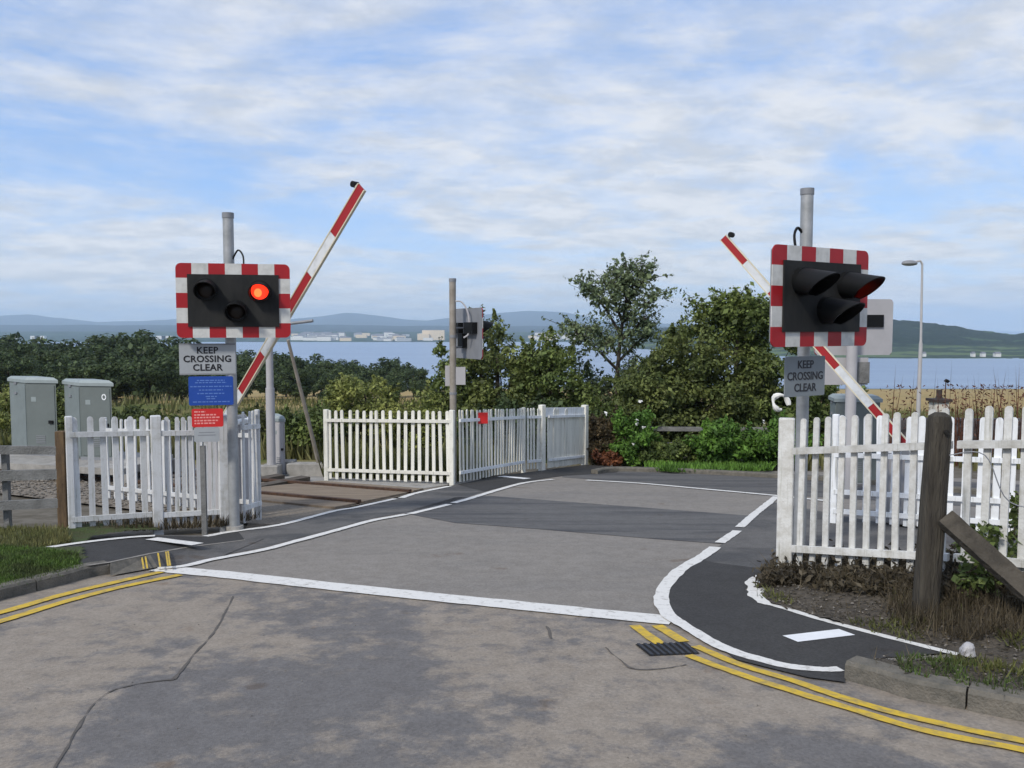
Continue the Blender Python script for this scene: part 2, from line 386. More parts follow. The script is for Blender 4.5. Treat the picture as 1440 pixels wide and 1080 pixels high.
def plant(name, loc, clumps, n, leaf, leafmat, label, cat, group=None, trunk=.08, trunk_top=None, flat=.75, extra=None, up=.5, fill=.35, crown='crown'):
    root = empty(name, loc, label, cat, group)
    C, A, B = leafcloud(clumps, int(n * .78), leaf, flat, up, fill)
    cc0 = np.array(clumps, float); ctr = cc0[:, :3].mean(0); sp_c = []; tw = MB()
    for i in rng.choice(len(clumps), 46 if len(clumps) > 20 else 8):
        d = cc0[i, :3] - ctr; d /= np.linalg.norm(d) + 1e-6; d = d * .7 + rng.normal(size=3) * .45 + np.array([0, 0, .55]); d /= np.linalg.norm(d)
        r_ = cc0[i, 3]; L = r_ * rng.uniform(1.15, 1.9); p0 = cc0[i, :3]
        tw.tube([Vector(p0), Vector(p0 + d * L * .95)], [.010, .004], n=4)
        for k in range(7): q = p0 + d * (r_ * .6 + (L - r_ * .6) * k / 6); sp_c.append((q[0], q[1], q[2], r_ * (.26 - .025 * k)))
    C2, A2, B2 = leafcloud(sp_c, int(n * .22), leaf * .9, .8, up, .1)
    quads(crown, np.vstack([C, C2]), np.vstack([A, A2]), np.vstack([B, B2]), leafmat, root)
    if trunk:
        mb = tw; top = trunk_top or (0, 0, max(c[2] for c in clumps) * .8)
        branches(mb, (0, 0, -.3), clumps[:14], trunk, top); mb.build('trunk', 'bark', root, smooth=True, local=True)
    return root
def blades(name, P, hgt, wid, m, lean=.35, parent=None, droop=.0):
    n = len(P); P = np.asarray(P, float); h = hgt * rng.uniform(.45, 1.25, n)
    d = rng.normal(size=(n, 3)); d[:, 2] = 0; d /= np.linalg.norm(d, axis=1)[:, None]
    ln = rng.uniform(0, lean, n)[:, None]
    T = d * ln * h[:, None] + np.array([0, 0, 1]) * h[:, None] * (1 - .3 * ln)
    s = np.stack([-d[:, 1], d[:, 0], np.zeros(n)], 1); ang = rng.uniform(0, math.pi, n)[:, None]
    s = s * np.cos(ang) + d * np.sin(ang); w = (wid * rng.uniform(.6, 1.3, n))[:, None]
    V = np.empty((n, 4, 3)); V[:, 0] = P - s * w; V[:, 1] = P + s * w; V[:, 2] = P + T * .55 + s * w * .7 + d * droop * 0; V[:, 3] = P + T
    V3 = V.copy(); me = bpy.data.meshes.new(name); me.vertices.add(n * 4); me.vertices.foreach_set('co', V3.reshape(-1))
    me.loops.add(n * 4); me.loops.foreach_set('vertex_index', np.arange(n * 4))
    me.polygons.add(n); me.polygons.foreach_set('loop_start', np.arange(n) * 4); me.polygons.foreach_set('loop_total', np.full(n, 4))
    me.update(calc_edges=True); me.materials.append(M[m])
    o = bpy.data.objects.new(name, me); COL.objects.link(o)
    if parent: o.parent = parent
    return o
def inpoly(x, y, poly):
    c = False; n = len(poly)
    for i in range(n):
        a = poly[i]; b = poly[i - 1]
        if (a.y > y) != (b.y > y) and x < (b.x - a.x) * (y - a.y) / (b.y - a.y) + a.x: c = not c
    return c
def scatter(poly, n, clump=0.0):
    xs = [p.x for p in poly]; ys = [p.y for p in poly]; out = []; k = 0
    while len(out) < n and k < n * 60:
        k += 1; x = random.uniform(min(xs), max(xs)); y = random.uniform(min(ys), max(ys))
        if inpoly(x, y, poly) and (not clump or noise.noise(Vector((x * 1.7, y * 1.7, 3.3))) > random.uniform(-clump, clump) * .6): out.append((x, y))
    return out

# ================================================================== LIGHT AND SKY
SUN_EL, SUN_AZ = R(42), R(215)      # azimuth clockwise from +Y (view direction)
world = bpy.data.worlds.new("World"); scene.world = world; world.use_nodes = True
nt = world.node_tree; nt.nodes.clear()
wo = nt.nodes.new('ShaderNodeOutputWorld'); bg = nt.nodes.new('ShaderNodeBackground'); nt.links.new(bg.outputs[0], wo.inputs[0])
sk = nt.nodes.new('ShaderNodeTexSky'); sk.sky_type = 'NISHITA'; sk.sun_disc = False; sk.sun_elevation = SUN_EL; sk.sun_rotation = SUN_AZ
sk.air_density = 1.0; sk.dust_density = .6; sk.ozone_density = 1.6
bg.inputs['Strength'].default_value = .12; SKYLOC = (20.4, 1.3, 0)
tc = nt.nodes.new('ShaderNodeTexCoord'); sep = nt.nodes.new('ShaderNodeSeparateXYZ'); nt.links.new(tc.outputs['Generated'], sep.inputs[0])
def mth(op, a, b=None, c=None):
    n = nt.nodes.new('ShaderNodeMath'); n.operation = op
    for i, v in enumerate((a, b, c)):
        if v is None: continue
        if hasattr(v, 'is_output'): nt.links.new(v, n.inputs[i])
        else: n.inputs[i].default_value = v
    return n.outputs[0]
zz = mth('ADD', mth('MAXIMUM', sep.outputs[2], 0), .16)
cx = mth('DIVIDE', sep.outputs[0], zz); cy = mth('DIVIDE', sep.outputs[1], zz)
cmb = nt.nodes.new('ShaderNodeCombineXYZ'); nt.links.new(cx, cmb.inputs[0]); nt.links.new(cy, cmb.inputs[1])
mp = nt.nodes.new('ShaderNodeMapping'); mp.inputs['Rotation'].default_value = (0, 0, R(-28)); mp.inputs['Scale'].default_value = (.85, 1.0, 1); mp.inputs['Location'].default_value = SKYLOC
nt.links.new(cmb.outputs[0], mp.inputs[0])
dens = noisen(nt, mp.outputs[0], .80, 10, .63, .345, .58, .35)
fine = noisen(nt, mp.outputs[0], 3.6, 9, .60, .32, .68, .3)
hz = mth('POWER', mth('SUBTRACT', 1, mth('MINIMUM', mth('MAXIMUM', sep.outputs[2], 0), 1)), 9)
cover = mth('MINIMUM', mth('ADD', mth('MULTIPLY', dens, mth('ADD', mth('MULTIPLY', fine, .32), .68)), mth('MULTIPLY', hz, mth('MULTIPLY', fine, .80))), 1)
shade = noisen(nt, mp.outputs[0], 4.2, 9, .66, .36, .62, .2)
ccol = mixn(nt, shade, (4.4, 4.6, 4.9), (5.8, 5.85, 5.95))
veil = mixn(nt, .55, sk.outputs[0], (1.35, 3.05, 6.9))
skycol = mixn(nt, mth('MULTIPLY', hz, .65), veil, (4.5, 5.5, 7.0))
final = mixn(nt, mth('MULTIPLY', cover, .88), skycol, ccol)
nt.links.new(final, bg.inputs[0])
sl = bpy.data.lights.new("sun", 'SUN'); sl.energy = 2.3; sl.angle = R(8); sl.color = (1, .94, .84)
so = bpy.data.objects.new("sun", sl); scene.collection.objects.link(so)
sd = Vector((math.sin(SUN_AZ) * math.cos(SUN_EL), math.cos(SUN_AZ) * math.cos(SUN_EL), math.sin(SUN_EL)))
so.rotation_euler = sd.to_track_quat('Z', 'Y').to_euler(); so.location = (0, 0, 30)
scene.view_settings.view_transform = 'Standard'; scene.view_settings.look = 'None'; scene.view_settings.exposure = 0.33; scene.view_settings.gamma = 1
scene.cycles.volume_bounces = 2; scene.cycles.transparent_max_bounces = 12

# ================================================================== TERRAIN, WATER, FAR LAND
def grid_mesh(name, xs, ys, zf, m, kind='structure', loc=None):
    nx, ny = len(xs), len(ys); V = [(x, y, zf(x, y)) for y in ys for x in xs]
    Fc = [(j * nx + i, j * nx + i + 1, (j + 1) * nx + i + 1, (j + 1) * nx + i) for j in range(ny - 1) for i in range(nx - 1)]
    me = bpy.data.meshes.new(name); me.from_pydata(V, [], Fc); me.materials.append(M[m]); me.polygons.foreach_set('use_smooth', [True] * len(Fc))
    o = bpy.data.objects.new(name, me); COL.objects.link(o)
    if kind: o['kind'] = kind
    return o
def terr(x, y):
    z = base(y) - .03
    if y > 21: z += (noise.noise(Vector((x * .07, y * .07, 0))) * .5 + noise.noise(Vector((x * .3, y * .3, 5))) * .12) * smooth(20, 35, y)
    # low dry mound out to the left
    z += 1.0 * math.exp(-((x + 17.5) / 3.6) ** 2 - ((y - 42) / 4) ** 2)
    if y > 560: z = min(z, SEA + .9 - (y - 585) * .06) if y > 585 else z
    return z
tm = bpy.data.materials.new('terrain_ground'); tm.use_nodes = True; n_ = tm.node_tree; b_ = n_.nodes['Principled BSDF']; b_.inputs['Roughness'].default_value = .95; b_.inputs['Specular IOR Level'].default_value = .1
g_ = n_.nodes.new('ShaderNodeNewGeometry'); sp_ = n_.nodes.new('ShaderNodeSeparateXYZ'); n_.links.new(g_.outputs['Position'], sp_.inputs[0])
def mr_(v, a, b):
    m = n_.nodes.new('ShaderNodeMapRange'); m.interpolation_type = 'SMOOTHSTEP'; n_.links.new(v, m.inputs[0]); m.inputs[1].default_value = a; m.inputs[2].default_value = b; return m.outputs[0]
c_ = mixn(n_, noisen(n_, g_.outputs['Position'], .35, 6, .6, .4, .6), (.10, .115, .036), (.20, .17, .08))
near_ = mixn(n_, noisen(n_, g_.outputs['Position'], 3, 6, .7, .35, .65), (.10, .088, .068), (.16, .145, .12))
c_ = mixn(n_, mr_(sp_.outputs[1], 19, 21), near_, c_)
fld = mixn(n_, noisen(n_, g_.outputs['Position'], .05, 5, .6, .35, .7), (.36, .26, .115), (.29, .225, .10))
c_ = mixn(n_, mr_(sp_.outputs[1], 58, 75), c_, fld)
c_ = mixn(n_, mr_(sp_.outputs[1], 505, 525), c_, (.07, .085, .035))
n_.links.new(c_, b_.inputs['Base Color']); M['terrain'] = tm
xs = [-1200, -700, -400, -250, -160, -110, -80] + [-60 + 1.5 * i for i in range(81)] + [80, 110, 160, 250, 400, 700, 1200]
ys = [-80, -40, -20, -10] + [-5 + 2 * i for i in range(13)] + [20 + 1.2 * i for i in range(34)] + [62 + 8 * i for i in range(12)] + [165 + 22 * i for i in range(19)] + [580, 600, 620, 680]
grid_mesh('ground', xs, ys, terr, 'terrain')

wm = bpy.data.materials.new('sea_water'); wm.use_nodes = True; n_ = wm.node_tree; b_ = n_.nodes['Principled BSDF']
b_.inputs['Base Color'].default_value = (.055, .105, .19, 1); b_.inputs['Roughness'].default_value = .28; b_.inputs['IOR'].default_value = 1.33
g_ = n_.nodes.new('ShaderNodeNewGeometry'); mp_ = n_.nodes.new('ShaderNodeMapping'); mp_.inputs['Scale'].default_value = (.004, .03, 1); n_.links.new(g_.outputs['Position'], mp_.inputs[0])
n_.links.new(mixn(n_, noisen(n_, mp_.outputs[0], 1.0, 6, .6, .35, .65), (.13, .20, .33), (.19, .27, .39)), b_.inputs['Base Color'])
w2 = n_.nodes.new('ShaderNodeTexNoise'); w2.inputs['Scale'].default_value = .35; w2.inputs['Detail'].default_value = 5; n_.links.new(g_.outputs['Position'], w2.inputs['Vector'])
bp_ = n_.nodes.new('ShaderNodeBump'); bp_.inputs['Strength'].default_value = .35; bp_.inputs['Distance'].default_value = .5; n_.links.new(w2.outputs['Fac'], bp_.inputs['Height']); n_.links.new(bp_.outputs[0], b_.inputs['Normal'])
M['water'] = wm
me = bpy.data.meshes.new('water'); me.from_pydata([(-14000, 300, SEA), (14000, 300, SEA), (14000, 14000, SEA), (-14000, 14000, SEA)], [], [(0, 1, 2, 3)]); me.materials.append(wm)
wt = bpy.data.objects.new('water', me); COL.objects.link(wt); wt['kind'] = 'structure'

M['far_green'] = mat('far_low_land', (.05, .085, .05), .95, col2=(.018, .034, .026), scale=.009, lo=.42, hi=.58, detail=8, spec=.05)
M['far_wood'] = mat('far_ridge_wood', (.014, .028, .030), .95, var=.4, scale=.004, spec=.05)
M['mount'] = mat('mountain_moor', (.028, .040, .050), .95, var=.4, scale=.001, spec=.05)
hm = bpy.data.materials.new('hill_woods_and_fields'); hm.use_nodes = True; n_ = hm.node_tree; b_ = n_.nodes['Principled BSDF']; b_.inputs['Roughness'].default_value = .95; b_.inputs['Specular IOR Level'].default_value = .05
g_ = n_.nodes.new('ShaderNodeNewGeometry'); sp_ = n_.nodes.new('ShaderNodeSeparateXYZ'); n_.links.new(g_.outputs['Position'], sp_.inputs[0])
c_ = mixn(n_, noisen(n_, g_.outputs['Position'], .05, 6, .65, .3, .7), (.006, .015, .012), (.016, .032, .020))
mp_ = n_.nodes.new('ShaderNodeMapping'); mp_.inputs['Scale'].default_value = (.35, 1, 3); n_.links.new(g_.outputs['Position'], mp_.inputs[0])
c_ = mixn(n_, noisen(n_, mp_.outputs[0], .011, 4, .5, .60, .63), c_, (.045, .080, .038))
lowf = n_.nodes.new('ShaderNodeMapRange'); n_.links.new(sp_.outputs[2], lowf.inputs[0]); lowf.inputs[1].default_value = -26; lowf.inputs[2].default_value = -29
c_ = mixn(n_, mth('MULTIPLY', 1, 1) if False else lowf.outputs[0], c_, mixn(n_, noisen(n_, mp_.outputs[0], .02, 4, .5, .45, .52), (.09, .13, .055), (.03, .05, .028)))
n_.links.new(c_, b_.inputs['Base Color']); M['hill'] = hm
def interp(tab, x):
    if x <= tab[0][0]: return tab[0][1]
    for (a, b), (c, d) in zip(tab, tab[1:]):
        if x <= c: return b + (d - b) * (x - a) / (c - a)
    return tab[-1][1]
def farland(name, x0, x1, shore, crest, kd, m, rough=0, sc=.02, nx=260, nr=22, pw=1.0, foot=None):
    "land rising from a shore distance to a crest whose skyline is given as (px, py)"
    V = []; Fc = []
    for j in range(nr):
        t = j / (nr - 1)
        for i in range(nx):
            px = x0 + (x1 - x0) * i / (nx - 1); D0 = interp(shore, px); D1 = D0 * kd; zc = CAM.z - (interp(crest, px) - 462) / F * D1
            tt = min(1, t / .8); D = D0 + (D1 - D0) * tt + (D1 - D0) * .8 * max(0, t - .8); z = (SEA - 1 if foot is None else foot) + (zc - (SEA - 1)) * (tt ** pw) 
            if t > .8: z -= (t - .8) * 5 * (zc - SEA) * .5
            x = (px - 720) / F * D
            if j: z += rough * (noise.noise(Vector((x * sc, D * sc, 1))) + .5 * noise.noise(Vector((x * sc * 3, D * sc * 3, 1)))) * min(1, t * 4)
            V.append((x, D, z))
    for j in range(nr - 1):
        for i in range(nx - 1): Fc.append((j * nx + i, j * nx + i + 1, (j + 1) * nx + i + 1, (j + 1) * nx + i))
    me = bpy.data.meshes.new(name); me.from_pydata(V, [], Fc); me.materials.append(M[m]); me.polygons.foreach_set('use_smooth', [True] * len(Fc))
    o = bpy.data.objects.new(name, me); COL.objects.link(o); o['kind'] = 'structure'; return o
farland('hill', 815, 1700, [(815, 2300), (900, 1700), (1000, 1400), (1160, 1190), (1500, 1150), (1700, 1100)],
        [(815, 479), (850, 470), (900, 463), (1000, 456), (1100, 451), (1200, 448), (1250, 449), (1275, 451), (1310, 455), (1340, 459), (1365, 463), (1385, 466), (1410, 469), (1425, 470), (1435, 468), (1460, 464), (1520, 460), (1700, 455)], 1.6, 'hill', rough=3.2, sc=.035, nx=420, nr=46, pw=1.25)
farland('far_shore', -500, 1050, [(-500, 2600), (1050, 2600)], [(-500, 466), (300, 466), (1050, 467)], 1.7, 'far_green', rough=2, sc=.01)
farland('far_ridge', -500, 1100, [(-500, 5200), (1100, 5200)], [(-500, 459), (250, 460), (420, 459), (560, 461), (700, 461), (850, 462), (1100, 464)], 1.3, 'far_wood', rough=4, sc=.004, foot=-25)
farland('mountains', -600, 1150, [(-600, 8200), (1150, 8200)],
        [(-600, 447), (-100, 448), (0, 446), (40, 443), (90, 448), (140, 455), (200, 453), (250, 450), (320, 456), (400, 451), (440, 447), (490, 441), (530, 445), (570, 451), (600, 453), (640, 448), (690, 443), (750, 438), (790, 440), (820, 446), (860, 455), (1000, 459), (1150, 461)], 1.35, 'mount', rough=14, sc=.0016, foot=-25)

# the town across the water: every building its own thing
M['town_w'] = mat('town_white', (.70, .69, .66), .9); M['town_c'] = mat('town_cream', (.68, .56, .40), .9); M['town_g'] = mat('town_grey', (.40, .42, .44), .9); M['town_r'] = mat('town_roof', (.17, .17, .19), .9)
def coast_z(D): return SEA - 1 + (CAM.z - 4 / F * 4420 - (SEA - 1)) * (D - 2600) / (4420 - 2600)
def town_house(px, D, w, h, d, wallm, label, group=None, roof=True):
    x = (px - 720) / F * D; z = coast_z(D) - 1; r = empty('town_building', (x, D, z), label, 'building', group)
    mb = MB(); mb.box((0, 0, h / 2), (w, d, h)); mb.build('wall', wallm, r, local=True)
    if roof:
        mb = MB(); k = h * .28; a = w / 2 * 1.03; b = d / 2 * 1.05
        mb.add([(-a, -b, h + .1), (a, -b, h + .1), (a, b, h + .1), (-a, b, h + .1), (-a, 0, h + k), (a, 0, h + k)], [(0, 1, 5, 4), (2, 3, 4, 5), (1, 2, 5), (3, 0, 4), (0, 3, 2, 1)]); mb.build('roof', 'town_r', r, local=True)
rt = random.Random(4)
for i in range(120):
    px = rt.choice([rt.uniform(415, 625), rt.uniform(415, 560), rt.uniform(430, 470), rt.uniform(745, 835), rt.uniform(745, 830)])
    wall = rt.choice(['town_w', 'town_w', 'town_c', 'town_g', 'town_w'])
    town_house(px, rt.uniform(2750, 3500), rt.uniform(14, 46), rt.uniform(8, 15), 15, wall, 'tiny pale building in the low town strip across the water', 'buildings of the town on the far shore', rt.random() < .6)
for px in (20, 52, 58, 228, 236):
    town_house(px, 3000, 34, 12, 15, 'town_w', 'tiny pale building across the water above the dark left wood', 'buildings on the far shore left', False)
town_house(610, 2900, 75, 34, 30, 'town_c', 'largest cream building of the far shore, just left of the central post', None, False)
town_house(596, 2890, 40, 22, 30, 'town_c', 'lower cream block against the largest far shore building', None, False)
town_house(790, 3200, 150, 13, 30, 'town_w', 'long low white shed on the far shore between the trees', None, False)
for k, px in enumerate((1368, 1382, 1402, 1299)):
    D = 1235; x = (px - 720) / F * D; r = empty('shore_house', (x, D, SEA + 1.2), ['white house at the far foot of the wooded hill, left of a pair', 'white house at the far foot of the wooded hill, middle one', 'largest white house at the far foot of the wooded hill', 'small pale house alone on the hill shore near the lamp post'][k], 'house')
    w = (4, 5, 8, 4)[k]; mb = MB(); mb.box((0, 0, 2.5), (w, 7, 5)); mb.build('wall', 'town_w', r, local=True)
    mb = MB(); mb.add([(-w / 2 - .3, -4, 5), (w / 2 + .3, -4, 5), (w / 2 + .3, 4, 5), (-w / 2 - .3, 4, 5), (-w / 2 - .3, 0, 7.4), (w / 2 + .3, 0, 7.4)], [(0, 1, 5, 4), (2, 3, 4, 5), (1, 2, 5), (3, 0, 4), (0, 3, 2, 1)]); mb.build('roof', 'town_r', r, local=True)

# haze
mb = MB(); hx, hy0, hy1, hz0, hz1 = 14500, -200, 14200, SEA - 4, 290
mb.box((0, (hy0 + hy1) / 2, (hz0 + hz1) / 2), (2 * hx, hy1 - hy0, hz1 - hz0)); hzo = mb.build('haze', None); hzo['kind'] = 'stuff'
hmat = bpy.data.materials.new('haze_air'); hmat.use_nodes = True; q = hmat.node_tree; q.nodes.remove(q.nodes['Principled BSDF'])
pv = q.nodes.new('ShaderNodeVolumePrincipled'); pv.inputs['Color'].default_value = (.68, .85, 1, 1); pv.inputs['Density'].default_value = .00012; pv.inputs['Anisotropy'].default_value = .1
q.links.new(pv.outputs[0], q.nodes['Material Output'].inputs['Volume']); hzo.data.materials.clear(); hzo.data.materials.append(hmat)

# ================================================================== ROADS
def Pw(x, y): return Vector((x, y, -SL * y))
def proj(x, y):
    v = CR.transposed() @ (Vector((x, y, -SL * y)) - CAM)
    if v.z > -.3: return None
    return 720 + F * v.x / -v.z, 540 - F * v.y / -v.z
dark = [([(60, 1200), (110, 1080), (150, 1010), (190, 965), (300, 935), (430, 912), (590, 885), (612, 940), (630, 985), (680, 1030), (705, 1080), (760, 1200)], 1.0),
        ([(960, 1200), (985, 1080), (1040, 1035), (1100, 1008), (1200, 1030), (1330, 1075), (1500, 1200)], .85),
        ([(325, 842), (430, 850), (600, 866), (640, 880), (600, 893), (470, 890), (380, 872)], .62),
        ([(170, 905), (280, 900), (300, 925), (200, 935)], .5),
        ([(700, 978), (760, 975), (800, 992), (740, 998)], .95), ([(735, 905), (800, 900), (850, 912), (780, 925)], .8),
        ([(230, 812), (420, 829), (590, 846), (760, 862), (940, 880), (905, 905), (780, 892), (770, 878), (560, 858), (330, 838), (215, 828)], .75),
        ([(640, 900), (665, 900), (660, 916), (640, 914)], .7), ([(560, 885), (670, 889), (660, 896), (560, 893)], .7)]
dk = [([Vector((a, b, 0)) for a, b in p], w) for p, w in dark]
def wear(x, y):
    p = proj(x, y)
    if p is None: return .3
    a = 0
    for k in range(9):
        nz = noise.noise_vector(Vector((x * 1.6, y * 2.6, 0))) * 42 + noise.noise_vector(Vector((x * 6, y * 9, 2))) * 20
        qx = p[0] + nz.x + (k - 4) * 7; qy = p[1] + nz.y * .5 + ((k * 4) % 9 - 4) * 3.2
        a += max([w for pl, w in dk if inpoly(qx, qy, pl)] or [0])
    return a / 9
xs = [-9, -7, -6] + [-5.2 + .08 * i for i in range(131)] + [6, 7, 9]; ys = [-12, -6, -2, 0, 1, 1.8] + [2.3 + .07 * i for i in range(90)]
road = grid_mesh('road', xs, ys, lambda x, y: -SL * y, 'road'); road.data.name = 'road'
at_ = road.data.attributes.new('wear', 'FLOAT', 'POINT'); at_.data.foreach_set('value', [wear(v.co.x, v.co.y) for v in road.data.vertices])
PL = lambda l: [at(*p) for p in l]
# crossing surface and the roads beyond
left_in = [(222, 799), (262, 795), (300, 786), (369, 773), (411, 762), (467, 747), (522, 732), (572, 723), (635, 708), (681, 694), (720, 683), (761, 675), (790, 672.5)]
left_out = [(289, 754), (315, 749), (339, 745.5), (397, 737), (467, 719), (497, 714), (556, 701), (586, 693), (632, 683)]
right_ln = [(1084, 704), (1039, 742), (1010, 765), (959.5, 799), (935.5, 822), (926, 841), (936, 863), (945, 872)]
stop = [(222, 799), (320, 808), (420, 819), (590, 837), (720, 850), (860, 864), (945, 872)]
cr = PL(left_in) + [tn(-1.8 + 20, 18.2), tn(22, 13.7)] 
crossing = sheet('crossing_road', PL([(200, 802), (262, 795), (345, 748), (470, 722), (560, 702), (636, 684), (735, 668), (870, 661)]) + [tn(-4.5, 18.4), tn(24, 17.9), tn(24, 12.6), tn(.2, 12.6)] + PL([(1230, 735), (1190, 800), (1080, 830), (1000, 880), (945, 874)] + stop[::-1][1:]), .004, 'cross')
sheet('road_beyond', PL([(790, 671.5), (825, 674), (902, 679), (991, 687), (1086, 695.5)]) + [tn(24, 13.7), tn(24, 17.8)] + PL([(1085, 665.5), (870, 658), (800, 663)]), .008, 'strip')
strip = sheet('track_crossing_strip', PL([(566, 722), (640, 700), (690, 698)]) + [tn(-7.1 + .8, 11.1)] * 0 + PL([(900, 714), (1080, 728)]) + [tn(5.1, 11.0), tn(5.1, 8.45)] + PL([(1085, 771), (900, 757), (760, 745), (640, 736)]), .008, 'strip')
sheet('footpath', PL([(222, 796), (205, 792), (155, 801), (124, 797), (115, 778), (178, 756), (222, 753), (289, 754), (339, 746), (397, 738), (467, 720), (497, 715), (556, 702), (586, 694), (632, 684), (690, 672), (760, 664), (870, 656), (868, 664), (790, 670), (761, 674), (720, 681), (681, 692), (635, 706), (572, 721), (522, 730), (467, 745), (411, 760), (369, 771), (300, 784), (262, 793)]), .008, 'pathold')
sheet('footpath_far', PL([(643, 682), (700, 670), (765, 662), (824, 654), (872, 657), (868, 665), (790, 670), (761, 674), (720, 681.5), (681, 692)]), .012, 'new')
sheet('footpath_near', PL([(981, 787), (1005, 793), (1088, 803), (1075, 808), (1047, 830), (1072, 847), (1110, 858), (1220, 888), (1305, 910), (1345, 921), (1329, 921), (1190, 932), (1188, 962), (1135, 955), (1035, 930), (1000, 903), (965, 880), (940, 865), (931, 842), (937, 822), (960, 799)]), .012, 'new')
sheet('footpath_right_back', PL([(1084, 706), (1046, 742), (1016, 766), (982, 787), (1005, 793), (1088, 803)]) + [tn(.4, 7.6), tn(1.5, 8.4)] , .0085, 'pathold')
# painted lines
W = [line('edge_line', left_in[:8], .105, .0155, 'white_line', road, rag=.008), line('edge_line', [(576, 722.5), (632, 709)], .105, .0155, 'white_line', road, rag=.006),
     line('edge_line', [(637.5, 707), (660, 701), (681, 694.5), (720, 683), (745, 677.5), (778, 674)], .11, .0155, 'white_line', road, rag=.008),
     line('edge_line', left_out[:6], .10, .0155, 'white_line', road, rag=.006), line('edge_line', [(497, 714), (556, 701)], .10, .0155, 'white_line', road, rag=.006), line('edge_line', [(564, 700), (586, 693), (632, 683.5)], .11, .0155, 'white_line', road, rag=.006),
     line('edge_line', [(44, 773), (120, 762), (178, 755.6), (218, 753)], .10, .112, 'white_line', road, rag=.006),
     line('edge_line', [(213, 757), (278, 765)], .15, .105, 'white_line', road, rag=.006), line('edge_line', [(704, 669.5), (742, 673)], .2, .0155, 'white_new', road),
     line('give_way_line', [(825, 675), (902, 679.5), (991, 687.5), (1090, 696.5), (1180, 706)], .13, .0155, 'white_line', road, rag=.008),
     line('edge_line', [(1092, 698), (1084, 704.5), (1062, 722), (1040, 741)], .11, .0155, 'white_line', road, rag=.008), line('edge_line', [(1037, 746), (1012, 763)], .11, .0155, 'white_line', road, rag=.006),
     line('edge_line', [(1006, 769), (985, 784), (959, 799), (937, 821), (930, 843), (942, 866), (966, 881), (1000, 902), (1035, 917), (1085, 931), (1122, 938), (1160, 941), (1182, 940)], lambda t: .125 - .045 * t, .0155, 'white_line', road, rag=.012),
     line('edge_line', [(1076, 810), (1062, 822), (1064, 838), (1080, 850)], lambda t: .17 - .08 * t, .0155, 'white_line', road, rag=.03),
     line('edge_line', [(1072, 847), (1110, 857), (1160, 872), (1220, 888), (1305, 909.5), (1348, 920)], .065, .016, 'white_line', road, rag=.008),
     line('path_dash', [(1111, 898), (1191, 888.5)], .15, .016, 'white_new', road),
     line('stop_line', stop, .24, .0085, 'white_line', road, rag=.010)]
for a, w in (([(-160, 900), (0, 861), (80, 838), (155, 820), (228, 803.5)], .095), ([(-160, 918), (0, 873.5), (80, 849), (162, 827), (253, 808)], .09),
             ([(892, 879), (908, 891), (928, 905)], .075), ([(924, 879), (942, 890), (962, 902)], .08),
             ([(978, 908), (1035, 932), (1110, 955), (1196, 984), (1293, 1010), (1440, 1042), (1600, 1070)], .068), ([(968, 921), (1035, 946), (1110, 970), (1196, 996), (1293, 1025), (1440, 1054), (1600, 1083)], .066)):
    line('yellow_line', a, w, .0085, 'yellow', road, rag=.007)
for c in ([(328, 838), (312, 870), (296, 895), (268, 925), (245, 955)], [(245, 955), (190, 962), (150, 975), (120, 1005), (75, 1085)], [(850, 910), (872, 928), (892, 940), (930, 940), (965, 934)], [(770, 880), (776, 898)]):
    line('crack', c, .012, .0045, 'crack', road, rag=.012)
# flangeway grooves with the running rails across the road
for n0 in (CC - .72, CC + .72):
    t0 = -3.6 if n0 > CC else -3.0
    for nm, dn, w, h, m in (('groove', .06, .05, .0125, 'dark'),):
        pass
# drain
dg = empty('drain_grate', at(940, 913, .01), 'dark iron drain grate set in the road between the broken yellow lines', 'drain')
a, b, c, d = at(893, 907), at(966, 905), at(984, 920), at(913, 923)
mb = MB(); up = Vector((0, 0, 1))
mb.add([p + up * .006 for p in (d, c, b, a)], [(0, 1, 2, 3)]); mb.build('frame', 'dark', dg)  # flat black sheet, the shade beneath the bars put into colour
mb = MB()
for i in range(8):
    t = (i + .3) / 8.1; p0, p1 = a.lerp(b, t), d.lerp(c, t); q0, q1 = a.lerp(b, t + .055), d.lerp(c, t + .055)
    mb.add([p0 + up * .012, q0 + up * .012, q1 + up * .012, p1 + up * .012, p0, q0, q1, p1], [(3, 2, 1, 0), (0, 1, 5, 4), (2, 3, 7, 6), (1, 2, 6, 5), (3, 0, 4, 7)])
mb.build('bars', 'iron', dg)
# kerbs
def kerb(name, top_px, h, w, label, side, seg=.9, mtl='kerb', taper=None, x=0):
    pts = catmull([at(*p, h) for p in top_px], 8); root = empty(name, pts[len(pts) // 2] - Vector((0, 0, h)), label, 'kerb')
    acc = 0; cur = [pts[0]]; segs = []
    for p in pts[1:]:
        acc += (p - cur[-1]).length; cur.append(p)
        if acc > seg: segs.append(cur); cur = [p]; acc = 0
    if len(cur) > 1: segs.append(cur)
    for sgm in segs:
        n = len(sgm); V = []; Fc = []
        for i, p in enumerate(sgm):
            d = sgm[min(i + 1, n - 1)] - sgm[max(i - 1, 0)]; d.z = 0; d.normalize(); s = Vector((-d.y, d.x, 0)) * side
            e = d * (.005 if i == 0 else (-.005 if i == n - 1 else 0)); z = up * 0
            for q in (p - s * .012 - up * (h + .05), p - s * .006 - up * .02, p + s * .012 + up * 0, p + s * w, p + s * w - up * (h + .05)): V.append(q + e + z)
            if i:
                k = 5 * i
                for j in range(4): Fc.append((k - 5 + j, k - 4 + j, k + 1 + j, k + j))
        Fc += [tuple(range(5)), tuple(range(len(V) - 1, len(V) - 6, -1))]
        mb = MB(); mb.add(V, Fc); mb.build('kerb_stone', mtl, root)
    return root
